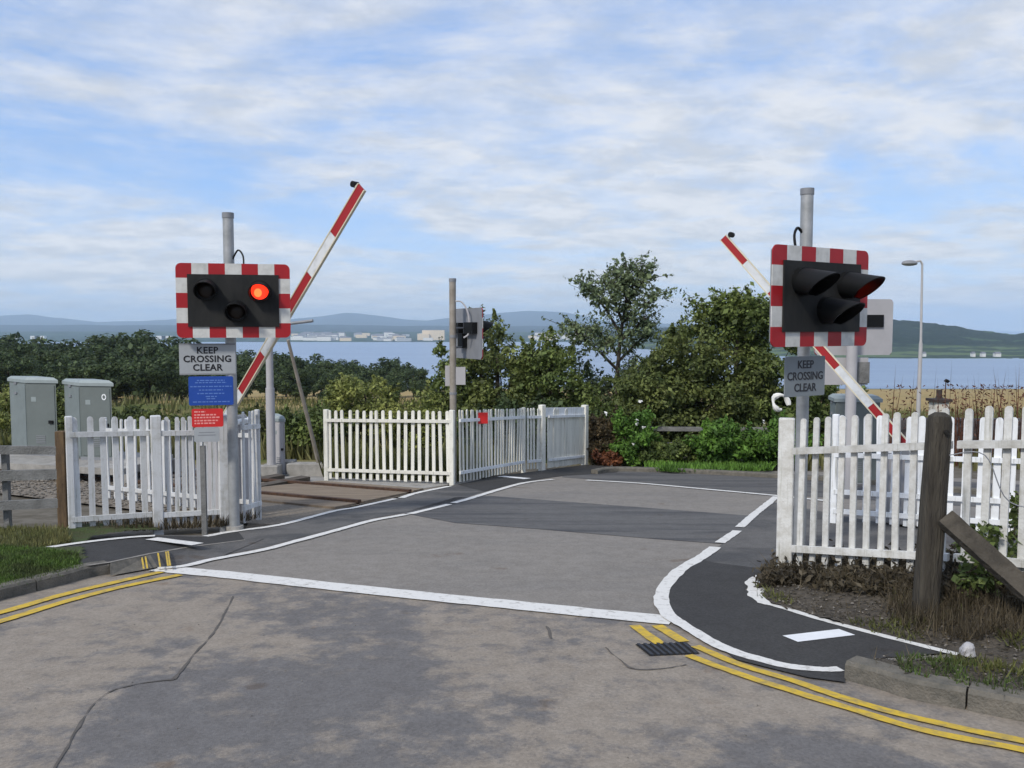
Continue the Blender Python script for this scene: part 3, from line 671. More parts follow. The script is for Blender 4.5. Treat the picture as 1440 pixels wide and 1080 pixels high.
kerb('stone_kerb', [(1188, 929), (1235, 941), (1283, 955), (1360, 969), (1440, 984), (1560, 1005), (1760, 1035)], .105, .12, 'mossy concrete kerb stones beside the right verge', 1, seg=.62)
kerb('stone_kerb', [(-260, 893), (-120, 857), (0, 826), (89, 805), (124, 796), (155, 791.5)], .10, .12, 'dark concrete kerb stones beside the left grass verge', 1, seg=.8)
# kerb return edging on the right
mb = MB(); p, q = at(1192, 929, .105), at(1333, 920.5, .03); d = (q - p).normalized(); s = Vector((d.y, -d.x, 0)).normalized() * .045
mb.add([p - up * .12, q - up * .05, q + s - up * .05, p + s - up * .12, p, q, q + s, p + s], [(0, 1, 5, 4), (2, 3, 7, 6), (4, 5, 6, 7), (1, 2, 6, 5), (3, 0, 4, 7)])
tag(mb.build('path_edging', 'kerb_l', None, loc=p - up * .1), 'thin concrete edging strip between dark footpath and right gravel verge', 'kerb')
# left raised pavement that ramps down to the crossing
ramp_t = [(124, 796), (155, 791.5), (211, 779.5), (267, 770), (310, 764.5), (345, 760)]; hh = [.10, .10, .085, .06, .035, .012]
ramp_b = [(120, 818), (155, 809.5), (222, 797.5), (262, 793), (305, 785), (365, 770)]
back = [(60, 772), (130, 762), (178, 756.0), (222, 753), (289, 755), (335, 747.5)]
mb = MB(); V1 = [at(*p, h) for p, h in zip(ramp_t, hh)]; V0 = [at(*p, .0135) for p in ramp_b]; V2 = [at(*p, h) for p, h in zip(back, [.103, .103, .103, .098, .035, .012])]
V0[-1] = at(372, 757, .012)
mb.add(V1 + V2, [(i, i + 1, 7 + i, 6 + i) for i in range(5)], M['new'])
mb.add(V0 + V1, [(1, 2, 8, 7)], M['kerb']); mb.add(V0 + V1, [(i, i + 1, 7 + i, 6 + i) for i in range(2, 5)], M['pathold'])
E = [v + (v2 - v).normalized() * .05 + up * .003 for v, v2 in zip(V1, V2)]; mb.add([v + up * .003 for v in V1] + E, [(i, i + 1, 7 + i, 6 + i) for i in range(5)], M['kerb_l'])
rp_ = mb.build('pavement', None); rp_['kind'] = 'structure'
for i, px in enumerate((203, 208, 226, 237, 240)):
    a_ = at(px, 798 - (px - 222) * .12, .05); b_ = at(px - 3, 781 - (px - 208) * .17, .078)
    mb = MB(); s = Vector((.008, 0, 0)); o_ = Vector((0, -.012, .006)); mb.add([a_ - s + o_, a_ + s + o_, b_ + s + o_, b_ - s + o_], [(0, 1, 2, 3)]); mb.build('kerb_mark', 'yellow', rp_)
mb = MB(); 
# verges
def verge(name, poly, hf, m, step=.05, nz=.03):
    xs_ = [p.x for p in poly]; ys_ = [p.y for p in poly]; x0, x1, y0, y1 = min(xs_), max(xs_), min(ys_), max(ys_)
    nx = int((x1 - x0) / step) + 2; ny = int((y1 - y0) / step) + 2; V = {}; Fc = []; VL = []
    def vid(i, j):
        if (i, j) not in V:
            x = x0 + i * step; y = y0 + j * step; V[(i, j)] = len(VL)
            VL.append((x, y, -SL * y + hf(x, y) + nz * (noise.noise(Vector((x * 3, y * 3, 0))) + .6 * noise.noise(Vector((x * 9, y * 9, 4))))))
        return V[(i, j)]
    for i in range(nx):
        for j in range(ny):
            if inpoly(x0 + (i + .5) * step, y0 + (j + .5) * step, poly): Fc.append((vid(i, j), vid(i + 1, j), vid(i + 1, j + 1), vid(i, j + 1)))
    me = bpy.data.meshes.new(name); me.from_pydata(VL, [], Fc); me.materials.append(M[m]); me.polygons.foreach_set('use_smooth', [True] * len(Fc))
    o = bpy.data.objects.new(name, me); COL.objects.link(o); o['kind'] = 'structure'; return o
M['verge_soil'] = mat('verge_soil_gravel', (.130, .110, .086), .95, col2=(.042, .036, .028), scale=16, bump=1.5, bscale=45, lo=.3, hi=.7, detail=10)
M['verge_grass'] = mat('verge_turf', (.050, .082, .020), .95, col2=(.065, .060, .030), scale=6, bump=1.2, bscale=50, lo=.35, hi=.65)
def segdist(x, y, pl):
    best = 9
    for a, b in zip(pl, pl[1:]):
        dx, dy = b.x - a.x, b.y - a.y; t = max(0, min(1, ((x - a.x) * dx + (y - a.y) * dy) / (dx * dx + dy * dy + 1e-9)))
        best = min(best, math.hypot(x - a.x - dx * t, y - a.y - dy * t))
    return best
wl = PL([(1076, 808), (1066, 822), (1066, 838), (1080, 850), (1110, 860), (1220, 890), (1350, 922)])
rk = [at(p, q, .10) + Vector((.02, .06, 0)) for p, q in ((1190, 931), (1283, 957), (1440, 987), (1560, 1008), (1760, 1038))]
rv = PL([(1086, 803), (1070, 818), (1069, 838), (1085, 850), (1110, 860), (1220, 890), (1350, 922), (1333, 924)]) + [at(1205, 932, .1)] + rk[1:] + [Pw(9, 3), Pw(9, 8.5), tn(6.0, 7.9), tn(-2.1, 7.75)]
def rvh(x, y):
    dw = segdist(x, y, wl); dkk = segdist(x, y, rk)
    e = .012 + .15 * smooth(0, 1.3, dw) + .06 * smooth(.3, 2.5, x - 2.2)
    k = .085; w = smooth(.55, 0, dkk); h = e * (1 - w) + k * w
    return min(h, .02 + dw * .5)
verge('right_verge', rv, rvh, 'verge_soil', nz=.028)
lk = [at(p, q, .10) for p, q in ((-260, 891), (-120, 855), (0, 823), (89, 803), (124, 793))]
lv = lk + PL([(113, 777), (130, 763), (178, 756), (222, 754), (222, 748), (100, 752), (92, 758), (0, 764), (-300, 790)]) + [Pw(-12, 8.8), Pw(-12, 5)]
lb = PL([(100, 776), (130, 763), (222, 754)])
def lvh(x, y):
    return .085 + .04 * smooth(0, .6, segdist(x, y, lk)) - .0 * smooth(.3, 0, segdist(x, y, lb))
verge('left_verge', lv, lambda x, y: lvh(x, y) - .05 * smooth(.5, .1, segdist(x, y, lb)), 'verge_grass', nz=.012)
# concrete slab edge and ballast left
M['ballast'] = mat('ballast_stone', (.30, .26, .21), .95, col2=(.14, .115, .088), scale=30, bump=1.6, bscale=40, lo=.3, hi=.7, detail=8)
M['boards'] = mat('brown_crossing_boards', (.27, .215, .155), .9, col2=(.16, .12, .085), scale=3, bump=.5, stretch=(.6, 3, 1), lo=.3, hi=.7)
edge_l = PL([(345, 744), (397, 736), (467, 718), (556, 700), (632, 682)])
bal = [tn(-60, 6.9), tn(-8.4, 6.9), tn(-7.2, 7.3)] + edge_l + [tn(-7.6, 12.3), tn(-60, 12.3)]
o = sheet('ballast', bal, .006, 'ballast')
sheet('ballast_right', [tn(4.9, 8.3), tn(60, 8.0), tn(60, 11.6), tn(4.6, 11.6)], .006 + .006, 'ballast')
sheet('trackside_concrete', [tn(-10.8, 11.0), *PL([(592, 688.5), (632, 682)]), tn(-8.0, 13.0), tn(-16, 13.2), tn(-16, 11.0)], .010, 'concrete')
# right end follows the white line
def edge_t(n): 
    best = None
    for a, b in zip(edge_l, edge_l[1:]):
        na, nb = a.dot(N), b.dot(N)
        if min(na, nb) <= n <= max(na, nb): f = (n - na) / (nb - na + 1e-9); best = (a.lerp(b, f)).dot(U)
    return (best if best is not None else -8.5) - .03

# running rails, each a long thing
for n0, lb_ in ((CC - .74, 'near rusty running rail leading left away from the crossing'), (CC + .74, 'far rusty running rail leading left away from the crossing')):
    mb = MB(); te = edge_t(n0)
    for t0, t1 in ((-60, te),):
        a = tn(t0, n0, -.11); b = tn(t1, n0, -.10)
        for w, z0, z1 in ((.14, .01, .03), (.02, .03, .13), (.07, .13, .17)):
            mb.add([a - N * w / 2 + up * z0, a + N * w / 2 + up * z0, b + N * w / 2 + up * z0, b - N * w / 2 + up * z0, a - N * w / 2 + up * z1, a + N * w / 2 + up * z1, b + N * w / 2 + up * z1, b - N * w / 2 + up * z1],
                   [(0, 3, 2, 1), (4, 5, 6, 7), (0, 1, 5, 4), (2, 3, 7, 6), (1, 2, 6, 5), (3, 0, 4, 7)])
    tag(mb.build('rail', 'rail', None, loc=tn(te, n0)), lb_, 'rail')
sl0 = None
for i in range(44):
    t = -11.8 - i * .68
    if sl0 is None:
        mb = MB(); rm = Matrix((U, N, up)).transposed(); rm.normalize() if False else None
        mb.box((0, 0, 0), (.24, 2.5, .10), None, Matrix((U, N, up)).transposed()); sl0 = mb.build('sleeper', 'sleeper'); o = sl0
    else: o = sl0.copy(); COL.objects.link(o)
    o.location = tn(t, CC) - up * .035; tag(o, 'dark timber sleeper under the rusty rails left of the crossing', 'sleeper', 'sleepers of the railway track')
# brown boards between the rails at the road edge
for i, (n0, n1) in enumerate(((8.45, 8.96), (9.14, 10.42), (10.62, 11.0))):
    p0, p1 = tn(-8.6 - .35 * i, n0), tn(-8.6 - .35 * i, n1); tl = -11.4
    V = [tn(tl, n0), tn(edge_t(n0), n0), tn(edge_t(n1), n1), tn(tl, n1)]
    mb = MB(); mb.add([v + up * .0 for v in V] + [v + up * (.035 + i * .003) for v in V], [(4, 5, 6, 7), (0, 1, 5, 4), (1, 2, 6, 5), (2, 3, 7, 6), (3, 0, 4, 7)])
    tag(mb.build('crossing_board', 'boards', None, loc=V[0]), ['narrow brown board along the near rail at the road edge', 'wide brown boarding between the two rails', 'narrow brown board along the far rail beside the cream fence'][i], 'board')
# far kerb
kerb('stone_kerb', [(840, 661), (870, 657.5), (960, 660), (1085, 666), (1240, 676), (1440, 695)], .09, .14, 'low kerb in front of the bramble hedge beyond the crossing', 1, seg=2.0)

# ================================================================== PICKET FENCES
def fence(label, p0, p1, H, n, m, pw=.055, posts=(1, 1), r=(.16, .86), post_w=.075, side=1, rails_m=None, post_h=1.01, name='picket_fence', rnd=True, lift0=0, lift1=0, rail_t=.035, pt=.018, skip=()):
    "picket fence panel from p0 to p1 (bases); side=+1 puts rails on the camera side of the pickets"
    p0 = p0.copy(); p1 = p1.copy(); p0.z += lift0; p1.z += lift1
    root = empty(name, p0, label, 'fence'); d = p1 - p0; L = d.length; dh = Vector((d.x, d.y, 0)).normalized(); s = Vector((dh.y, -dh.x, 0)) * side
    pk = None
    for i in range(n):
        if i in skip: continue
        t = (i + .5) / n if posts == (1, 1) or posts == (0, 0) else (i + .5) / n
        b = d * t; w = pw / 2
        if pk is None:
            prof = [(-w, .04), (w, .04), (w, H - w)] + ([(w * math.cos(a), H - w + w * math.sin(a)) for a in (R(35), R(70), R(110), R(145))] if rnd else [(0, H)]) + [(-w, H - w)]
            mb = MB(); mb.prism(prof, -s * pt / 2, dh, up, s * pt); 
            pk = o = mb.build('picket', m, root, local=True)
        else: o = pk.copy(); COL.objects.link(o); o.parent = root
        o.location = b + up * random.uniform(-.008, .008); o.rotation_euler = (random.uniform(-.010, .010), random.uniform(-.018, .018), random.uniform(-.03, .03))
    for k in r:
        mb = MB(); a = -dh * .0 + up * (H * k) + s * (pt / 2 + rail_t / 2 + .001)
        A, B = a + s * 0, a + d; hh_ = .028; q = s * rail_t / 2; u_ = up * hh_
        mb.add([A - q - u_, A + q - u_, B + q - u_, B - q - u_, A - q + u_, A + q + u_, B + q + u_, B - q + u_], [(0, 3, 2, 1), (4, 5, 6, 7), (0, 1, 5, 4), (2, 3, 7, 6), (1, 2, 6, 5), (3, 0, 4, 7)])
        mb.build('rail', rails_m or m, root, local=True)
    ang = math.atan2(dh.y, dh.x); rm = Matrix.Rotation(ang, 3, 'Z')
    for fl, b in ((posts[0], Vector((0, 0, 0))), (posts[1], d)):
        if fl:
            mb = MB(); c = b - s * (post_w / 2 * 0); h = H * post_h
            mb.box(c + up * (h / 2 - .05), (post_w, post_w, h + .1), None, rm, bev=.008); mb.build('post', m, root, local=True)
    return root
FH = 1.34
# near left pair
fence('bluish white picket fence panel standing left of the twin gate post beside the left pavement', at(102, 757), at(214, 748.5), FH, 6, 'wpaint', posts=(1, 0), pw=.062)
fence('white picket gate leaf between the thick gate post and the blue notice pole', at(223, 750), at(316, 744), FH, 9, 'wpaint', posts=(1, 1), pw=.045, post_w=.11)
fence('short white picket fence end seen edge-on right of the left signal pole', at(340, 741), at(364, 731.5), FH * 1.04, 3, 'wpaint', posts=(0, 1), post_w=.06, pw=.05)
fence('rear white picket fence running along the track behind the left gate', at(362, 728), tn(-12.2, 7.36), FH * .93, 20, 'wpaint', posts=(0, 1), side=-1, pw=.06)
# far cream fence
fence('cream picket fence panel facing the road across the track, left of the central post', at(460, 676), at(636, 682), FH * .99, 18, 'cream', posts=(1, 1), pw=.062, post_w=.085)
fence('pale picket fence panel receding from the central post with a red plate on it', at(645, 681.5), at(736, 663.5), FH, 22, 'cream', posts=(0, 1), pw=.055, rails_m='wbright')
fence('short white gate panel between two posts at the far end of the pale fence', at(740, 663), at(762, 661), FH, 5, 'cream', posts=(0, 1), pw=.05, rails_m='wbright', post_w=.12, post_h=1.05)
g = fence('white boarded gate panel with closed boards at the right end of the far fence', at(770, 660.5), at(822, 654), FH, 14, 'cream', posts=(0, 1), pw=.115, rails_m='wbright', rnd=False, post_w=.13, post_h=1.04)
mb = MB(); a, b = at(768, 660.5), at(822, 654); mb.prism([(0, 0), ((b - a).length, 0), ((b - a).length, .2), (0, .2)], a + up * (FH - .19) + Vector((-.02, -.05, 0)), (b - a).normalized(), up, Vector((0, -.02, 0))); mb.build('top_board', 'wbright', g)
# front right weathered fence
A = at(1102, 811); B_ = A + Vector((.69, -.83, 0)).normalized() * 1.07; 
f1 = A; dirr = Vector((.665, -.745, 0)).normalized()
def rp(s_, lift): p = A + dirr * s_; p.z = -SL * p.y + lift; return p
fence('weathered white picket fence standing in weeds left of the thick wooden post', rp(.085, .03), rp(1.36, .135), FH, 11, 'wpaint_r', posts=(0, 0), pw=.050, r=(.175, .80), rail_t=.04)
mb = MB(); pc = A + up * .0; mb.box(pc + up * (FH / 2 + .01), (.13, .09, FH + .06), None, Matrix.Rotation(R(-20), 3, 'Z'), bev=.008)
tag(mb.build('gate_post', 'wpaint_r', None, loc=pc), 'broad white flat-topped corner post at the left end of the weathered fence', 'post')
fence('weathered white picket fence running out of view right of the thick wooden post', rp(1.40, .14), rp(3.4, .24), FH, 16, 'wpaint_r', posts=(0, 0), pw=.052, r=(.175, .80), rail_t=.04)
# bright fence behind along the far side of the track
fence('bright white picket fence along the track behind the weathered fence', at(1172, 736), at(1172, 736) + U * 2.55 + up * SL * .5478 * 2.55, FH * 1.0, 17, 'wbright', posts=(1, 1), pw=.075, side=1, r=(.12, .30, .64))
fence('bright white picket fence continuing right behind the wooden post', at(1172, 736) + U * 2.7 + up * SL * .5478 * 2.7, at(1172, 736) + U * 6.4 + up * SL * .5478 * 6.4, FH * .97, 22, 'wbright', posts=(1, 1), pw=.08, side=1, r=(.12, .78))
# low grey post-and-rail at the left
root = empty('rail_fence', at(92, 757), 'low grey timber rail fence in front of the track at the left edge', 'fence')
P0, P1 = at(92, 757), at(-150, 765)
for x, dz in ((12, 0), (-150, 0)):
    q = at(x, 758); mb = MB(); mb.box(q + up * .45, (.06, .06, 1.0)); mb.build('post', 'wood_gr', root)
for hL, hR, th in ((1.02, .98, .045), (.70, .72, .055), (.36, .40, .05)):
    mb = MB(); a = at(86, 757) + up * hR; b = P1 + up * hL; s = Vector((0, -.045, 0)); v = up * th
    mb.add([a - v, b - v, b + v, a + v] + [k_ + s for k_ in (a - v, b - v, b + v, a + v)], [(0, 1, 2, 3), (7, 6, 5, 4), (0, 4, 5, 1), (1, 5, 6, 2), (2, 6, 7, 3), (3, 7, 4, 0)]); mb.build('rail', 'wood_gr', root)
mb = MB(); q = at(91, 757); mb.box(q + up * .58, (.10, .09, 1.22), None, None, bev=.006); tag(mb.build('timber_post', 'wood_br', None, loc=q), 'slim brown timber post against the left end of the white picket fence', 'post')

# ================================================================== CROSSING SIGNALS
def board_unit(root, c, th, front=True, lit=None, hood=.30, back_boxes=False, k_=1.0):
    "backboard centred at c; th = heading of its left-to-right axis seen from the front"
    ax = Vector((math.cos(th), math.sin(th), 0)); nr = Vector((math.sin(th), -math.cos(th), 0)); W_, H_ = 1.345 * k_, .91 * k_; bd = .135 * k_
    mb = MB(); mb.mats = []
    # rounded tile border
    cols = 7; rows = 5; xs_ = [-W_ / 2 + bd] + [0] * 0; xe = [-W_ / 2, -W_ / 2 + .185] ; inner = (W_ - .37 * k_) / 5
    X = [-W_ / 2, -W_ / 2 + .185 * k_] + [-W_ / 2 + .185 * k_ + inner * (i + 1) for i in range(5)] + [W_ / 2]; yi = (H_ - .36 * k_) / 3
    Y = [-H_ / 2, -H_ / 2 + .18 * k_] + [-H_ / 2 + .18 * k_ + yi * (i + 1) for i in range(3)] + [H_ / 2]
    def P(x, y, z): return c + ax * x + up * y + nr * z
    def plate(x0, x1, y0, y1, m, corner=None, z0=.0, z1=.012):
        poly = [(x0, y0), (x1, y0), (x1, y1), (x0, y1)]
        if corner is not None:
            r_ = .06; cx_, cy_ = corner; ix = x0 if cx_ < 0 else x1; iy = y0 if cy_ < 0 else y1
            k = poly.index((ix, iy)); ox, oy = ix - cx_ * r_, iy - cy_ * r_
            arc = [(ox + cx_ * r_ * math.cos(a), oy + cy_ * r_ * math.sin(a)) for a in (0, R(22), R(45), R(67), R(90))]
            pr = poly[k - 1]; 
            if abs(pr[0] - ix) > 1e-6: arc = arc[::-1]   # previous neighbour lies along x
            poly = poly[:k] + arc + poly[k + 1:]
        mb.prism(poly, P(0, 0, z0), ax, up, nr * (z1 - z0), M[m])
    rd, wh = ('red', 'wref')
    for i in range(7):
        for yb, (y0, y1) in ((-1, (Y[0], Y[0] + bd)), (1, (Y[-1] - bd, Y[-1]))):
            cr_ = (-1, yb) if i == 0 else ((1, yb) if i == 6 else None)
            plate(X[i], X[i + 1], y0, y1, rd if i % 2 == 0 else wh, cr_)
    for xb, (x0, x1) in ((-1, (X[0], X[0] + bd)), (1, (X[-1] - bd, X[-1]))):
        plate(x0, x1, Y[0] + bd, Y[1], rd); plate(x0, x1, Y[4], Y[5] - bd, rd)
        for j in range(1, 4): plate(x0, x1, Y[j], Y[j + 1], wh if j % 2 == 1 else rd)
    bo = mb.build('striped_border', None, root)
    mb = MB(); mb.prism([(-W_ / 2 + bd, -H_ / 2 + bd), (W_ / 2 - bd, -H_ / 2 + bd), (W_ / 2 - bd, H_ / 2 - bd), (-W_ / 2 + bd, H_ / 2 - bd)], P(0, 0, 0), ax, up, nr * .03); mb.build('black_panel', 'blackmat', root)
    mb = MB(); q = W_ / 2 - .05; p_ = H_ / 2
    mb.prism([(-q, -p_), (q, -p_), (q + .05, -p_ + .05), (q + .05, p_ - .05), (q, p_), (-q, p_), (-q - .05, p_ - .05), (-q - .05, -p_ + .05)], P(0, 0, -.012), ax, up, nr * .010); mb.build('back_plate', 'galv_d' if back_boxes != 2 else 'galv_l', root)
    for k, (lx, ly) in enumerate(((-.315, .135), (.315, .120), (.035, -.12))):
        r_ = .105 * k_; o_ = P(lx * k_, ly * k_, .03)
        mb = MB(); n = 28
        mb.tube([o_ - nr * .001, o_ + nr * .05], r_ + .022, n=n); hs = mb.build('lamp_housing', 'black', root, smooth=True)
        mb = MB(); V = []; 
        for i in range(6):
            rr = r_ * math.cos(i / 5 * R(90)); zz_ = .052 + .025 * math.sin(i / 5 * R(90))
            for j in range(n): a = 2 * math.pi * j / n; V.append(o_ + ax * rr * math.cos(a) + up * rr * math.sin(a) + nr * zz_)
        Fc = [(i * n + j, i * n + (j + 1) % n, (i + 1) * n + (j + 1) % n, (i + 1) * n + j) for i in range(5) for j in range(n)]
        mb.add(V, Fc); ln_ = mb.build('lens', 'lamp_on' if lit == k else 'lamp_off', root, smooth=True)
        if lit == k:
            q0_ = o_ - ax * .018 - up * .022 + nr * .079; mb = MB(); mb.add([q0_ + nr * .004] + [q0_ + (ax * math.cos(a) + up * math.sin(a) * 1.15) * .046 * k_ for a in [j * math.pi / 9 for j in range(18)]], [(0, j, j % 18 + 1) for j in range(1, 19)]); mb.build('bright_core', 'lamp_core', ln_)
        # hood : long open-bottomed tube cut on the slant
        mb = MB(); V = []; m_ = 25; a0 = R(-62); a1 = R(242)
        for i in range(m_):
            a = a0 + (a1 - a0) * i / (m_ - 1); ln = .05 + hood * (.22 + .78 * max(0, (math.sin(a) + .88) / 1.88)) 
            for rr in (r_ + .022, r_ + .012):
                for zz_ in (.03, ln): V.append(o_ + ax * rr * math.cos(a) + up * (rr * math.sin(a)) + nr * zz_ - up * zz_ * .17)
        Fc = []
        for i in range(m_ - 1):
            b0, b1 = i * 4, i * 4 + 4
            Fc += [(b0, b0 + 1, b1 + 1, b1), (b0 + 2, b1 + 2, b1 + 3, b0 + 3), (b0 + 1, b0 + 3, b1 + 3, b1 + 1), (b0, b1, b1 + 2, b0 + 2)]
        mb.add(V, Fc); mb.build('lamp_hood', 'black', root, smooth=True)
    if back_boxes:
        for lx, ly, w, h in ((-.315, .10, .36, .20), (.30, .10, .40, .19), (.03, -.13, .2, .26)):
            if back_boxes == 2 and lx > .1 : w = .42
            mb = MB(); mb.prism([(-w / 2, -h / 2), (w / 2, -h / 2), (w / 2, h / 2), (-w / 2, h / 2)], P(lx, ly, -.012), ax, up, nr * -(.10 if back_boxes == 1 else .03)); mb.build('lamp_box', 'black', root)
    return ax, nr
def pole(root, b, h, r, m='galv', name='pole'):
    mb = MB(); mb.tube([b - up * .2, b + up * h], r, n=20); mb.build(name, m, root, smooth=True)
    mb = MB(); mb.tube([b + up * (h - .055), b + up * (h + .006)], r + .006, n=20); mb.build('pole_cap', 'galv_d', root, smooth=True)
def sign(root, c, ax, nr, w, h, m, name='sign_plate', thick=.012, frame=None):
    mb = MB(); r_ = .012
    poly = [(-w / 2 + r_, -h / 2), (w / 2 - r_, -h / 2), (w / 2, -h / 2 + r_), (w / 2, h / 2 - r_), (w / 2 - r_, h / 2), (-w / 2 + r_, h / 2), (-w / 2, h / 2 - r_), (-w / 2, -h / 2 + r_)]
    mb.prism(poly, c, ax, up, nr * thick); return mb.build(name, m, root)
def lettering(parent, c, ax, nr, rows, size, gap, m, thick=.012, spacing=1.05, bold=.02):
    for i, t in enumerate(rows):
        text_mesh('lettering', t, size, c + nr * (thick + .002) + up * gap * ((len(rows) - 1) / 2 - i), ax, up, nr, m, parent, bold, spacing)
def place(px, py, Y): return deep(px, py, Y)

# left signal
b = at(330, 746); root = empty('crossing_signal', b, 'light signal facing the viewer with a lit red lamp above a blue notice', 'signal')
hL = deep(324, 300, b.y).z - b.z
mb = MB(); pole(root, b, hL, .060)
th = R(12); c = deep(329, 423, b.y - .16); ax, nr = board_unit(root, c, th, lit=1, hood=.20, k_=.915)
mb = MB(); mb.tube(catmull([b + up * (hL - .52) + Vector((.05, -.02, 0)), b + up * (hL - .42) + Vector((.12, -.04, 0)), b + up * (hL - .50) + Vector((.19, -.08, 0)), b + up * (hL - .68) + Vector((.20, -.12, 0))], 5), .010, n=6); mb.build('cable', 'black', root, smooth=True)
for z in (.30, .72, 1.0, 1.3): 
    mb = MB(); mb.tube([c - up * (.8 * z - .45) - nr * .05 + (b - c) * 0 + Vector((0, 0, 0)), c - up * (.8 * z - .45) - nr * .02], .05, n=8); 
c2 = deep(292, 505, b.y - .10); sp = sign(root, c2, ax, nr, .61, .345, 'sign'); lettering(sp, c2, ax, nr, ['KEEP', 'CROSSING', 'CLEAR'], .104, .098, 'ink', bold=.025, spacing=1.06)
for y in (-.17, .17):
    mb = MB(); mb.prism([(-.305, y - .008), (.305, y - .008), (.305, y + .008), (-.305, y + .008)], c2 + nr * -.004, ax, up, nr * .019); mb.build('sign_rim', 'galv_d', root)
c3 = deep(297, 549.5, b.y - .10); bp2 = sign(root, c3, ax, nr, .485, .33, 'blue', 'notice_plate')
mb = MB()
for y, w in ((.12, .30), (.095, .34), (.05, .45), (.01, .26), (-.03, .30), (-.065, .12), (-.09, .10), (-.125, .40)):
    k = 0; x = -w / 2
    while x < w / 2:
        l = random.uniform(.02, .05); mb.prism([(x, y - .006), (min(x + l, w / 2), y - .006), (min(x + l, w / 2), y + .006), (x, y + .006)], c3 + nr * .0125, ax, up, nr * .001); x += l + .010
mb.build('notice_text', 'bluel', bp2)
mb = MB(); mb.prism([(-.05, 0), (.05, 0), (.05, .03), (-.05, .03)], b + up * .02, ax, nr, up * .01)
mb = MB(); mb.tube([b - up * .1, b + up * .06], .10, n=16); mb.build('pole_foot', 'concrete', root, smooth=True)
for cc_ in (c2, c3):
    mb = MB(); q = Vector((b.x, b.y, cc_.z)); mb.tube([q, q + (cc_ - q) * .3 ], .012, n=6); mb.build('bracket', 'galv_d', root)

# small notice post in front of the gate
b = at(288, 751); root = empty('notice_post', b, 'wooden stake with small red notice over a grey plate before the white gate', 'notice')
mb = MB(); mb.box(b + up * .48, (.055, .04, 1.06)); mb.build('stake', 'wood_gr', root)
c = deep(292, 587.5, b.y - .03); rs = sign(root, c, ax, nr, .335, .205, 'redsign', 'notice_plate')
mb = MB(); 
for y, x0, x1 in ((.07, -.14, -.02), (.035, -.14, .10), (.005, -.14, .13), (-.03, -.14, .12), (-.06, -.14, .08)):
    x = x0
    while x < x1:
        l = random.uniform(.015, .045); mb.prism([(x, y - .008), (min(x + l, x1), y - .008), (min(x + l, x1), y + .008), (x, y + .008)], c + nr * .0125, ax, up, nr * .001); x += l + .009
mb.build('notice_text', 'redl', rs)
c = deep(291, 611, b.y - .03); gs = sign(root, c, ax, nr, .27, .165, 'sign', 'lower_plate')
mb = MB()
for y, w in ((.025, .17), (-.005, .19)): mb.prism([(-w / 2, y - .005), (w / 2, y - .005), (w / 2, y + .005), (-w / 2, y + .005)], c + nr * .0125, ax, up, nr * .001)
mb.build('notice_text', 'galv_d', gs)

# right signal
b = at(1124, 776); root = empty('crossing_signal', b, 'light signal turned to the right with long black hoods before the dark bush', 'signal')
hL = deep(1128, 266, b.y).z - b.z; pole(root, b, hL, .060)
th = R(32); c = deep(1152, 418, 7.95); c = Vector((2.865, 7.95, c.z)); ax, nr = board_unit(root, c, th, lit=1, hood=.34)
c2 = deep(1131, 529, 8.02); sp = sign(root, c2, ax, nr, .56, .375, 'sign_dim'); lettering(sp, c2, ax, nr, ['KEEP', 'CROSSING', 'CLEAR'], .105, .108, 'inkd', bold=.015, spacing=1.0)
mb = MB(); mb.tube(catmull([b + up * (hL - .42) + Vector((-.05, -.02, 0)), b + up * (hL - .38) + Vector((-.10, -.04, 0)), b + up * (hL - .46) + Vector((-.15, -.10, 0)), b + up * (hL - .62) + Vector((-.15, -.16, 0))], 5), .014, n=6); mb.build('cable', 'black', root, smooth=True)
for z in (c.z, c2.z):
    mb = MB(); q = Vector((b.x, b.y, z)); e = c if z == c.z else c2; mb.tube([q, q.lerp(Vector((e.x, e.y, z)), .92)], .02, n=6); mb.build('bracket', 'galv_d', root)

# centre post, board seen from behind
b = at(637, 681); b = b + Vector((.0, .12, -.01)); root = empty('crossing_signal', b, 'signal seen from behind on a stained post at the cream fence corner', 'signal')
hL = deep(633, 392, b.y).z - b.z; pole(root, b, hL, .060, 'oldpole')
c = deep(654.5, 469, b.y + .0); c = c + Vector((.0, .25, .0)); board_unit(root, c, R(118), lit=None, hood=.3, back_boxes=1)
mb = MB(); mb.tube(catmull([b + up * (hL - .40) + Vector((.05, -.02, 0)), b + up * (hL - .42) + Vector((.17, -.03, 0)), b + up * (hL - .62) + Vector((.28, -.06, 0)), b + up * (hL - .95) + Vector((.30, -.08, 0)), b + up * (hL - 1.05) + Vector((.20, -.1, 0))], 5), .016, n=6); mb.build('cable', 'galv_l', root, smooth=True)
for z, dx in ((c.z + .1, .2), (c.z - .25, .2)):
    mb = MB(); mb.tube([Vector((b.x, b.y, z)), Vector((c.x, c.y, z))], .02, n=6); mb.build('bracket', 'galv_d', root)
for x0, x1, y0, y1, dy in ((626, 634, 514, 543, .1), (641, 654.5, 516, 541, -.02)):
    q = deep((x0 + x1) / 2, (y0 + y1) / 2, b.y + dy); mb = MB(); w = (x1 - x0) / F * b.y; h = (y1 - y0) / F * b.y; mb.box(q, (w, .015, h)); mb.build('small_plate', 'galv_l', root)
mb = MB(); mb.tube([b + up * 1.62, b + up * 1.66], .068, n=16); mb.build('collar', 'galv_d', root, smooth=True)
mb = MB(); mb.tube([b + up * (hL - 1.05), b + up * (hL - 1.0)], .068, n=16); mb.build('collar', 'galv_d', root, smooth=True)
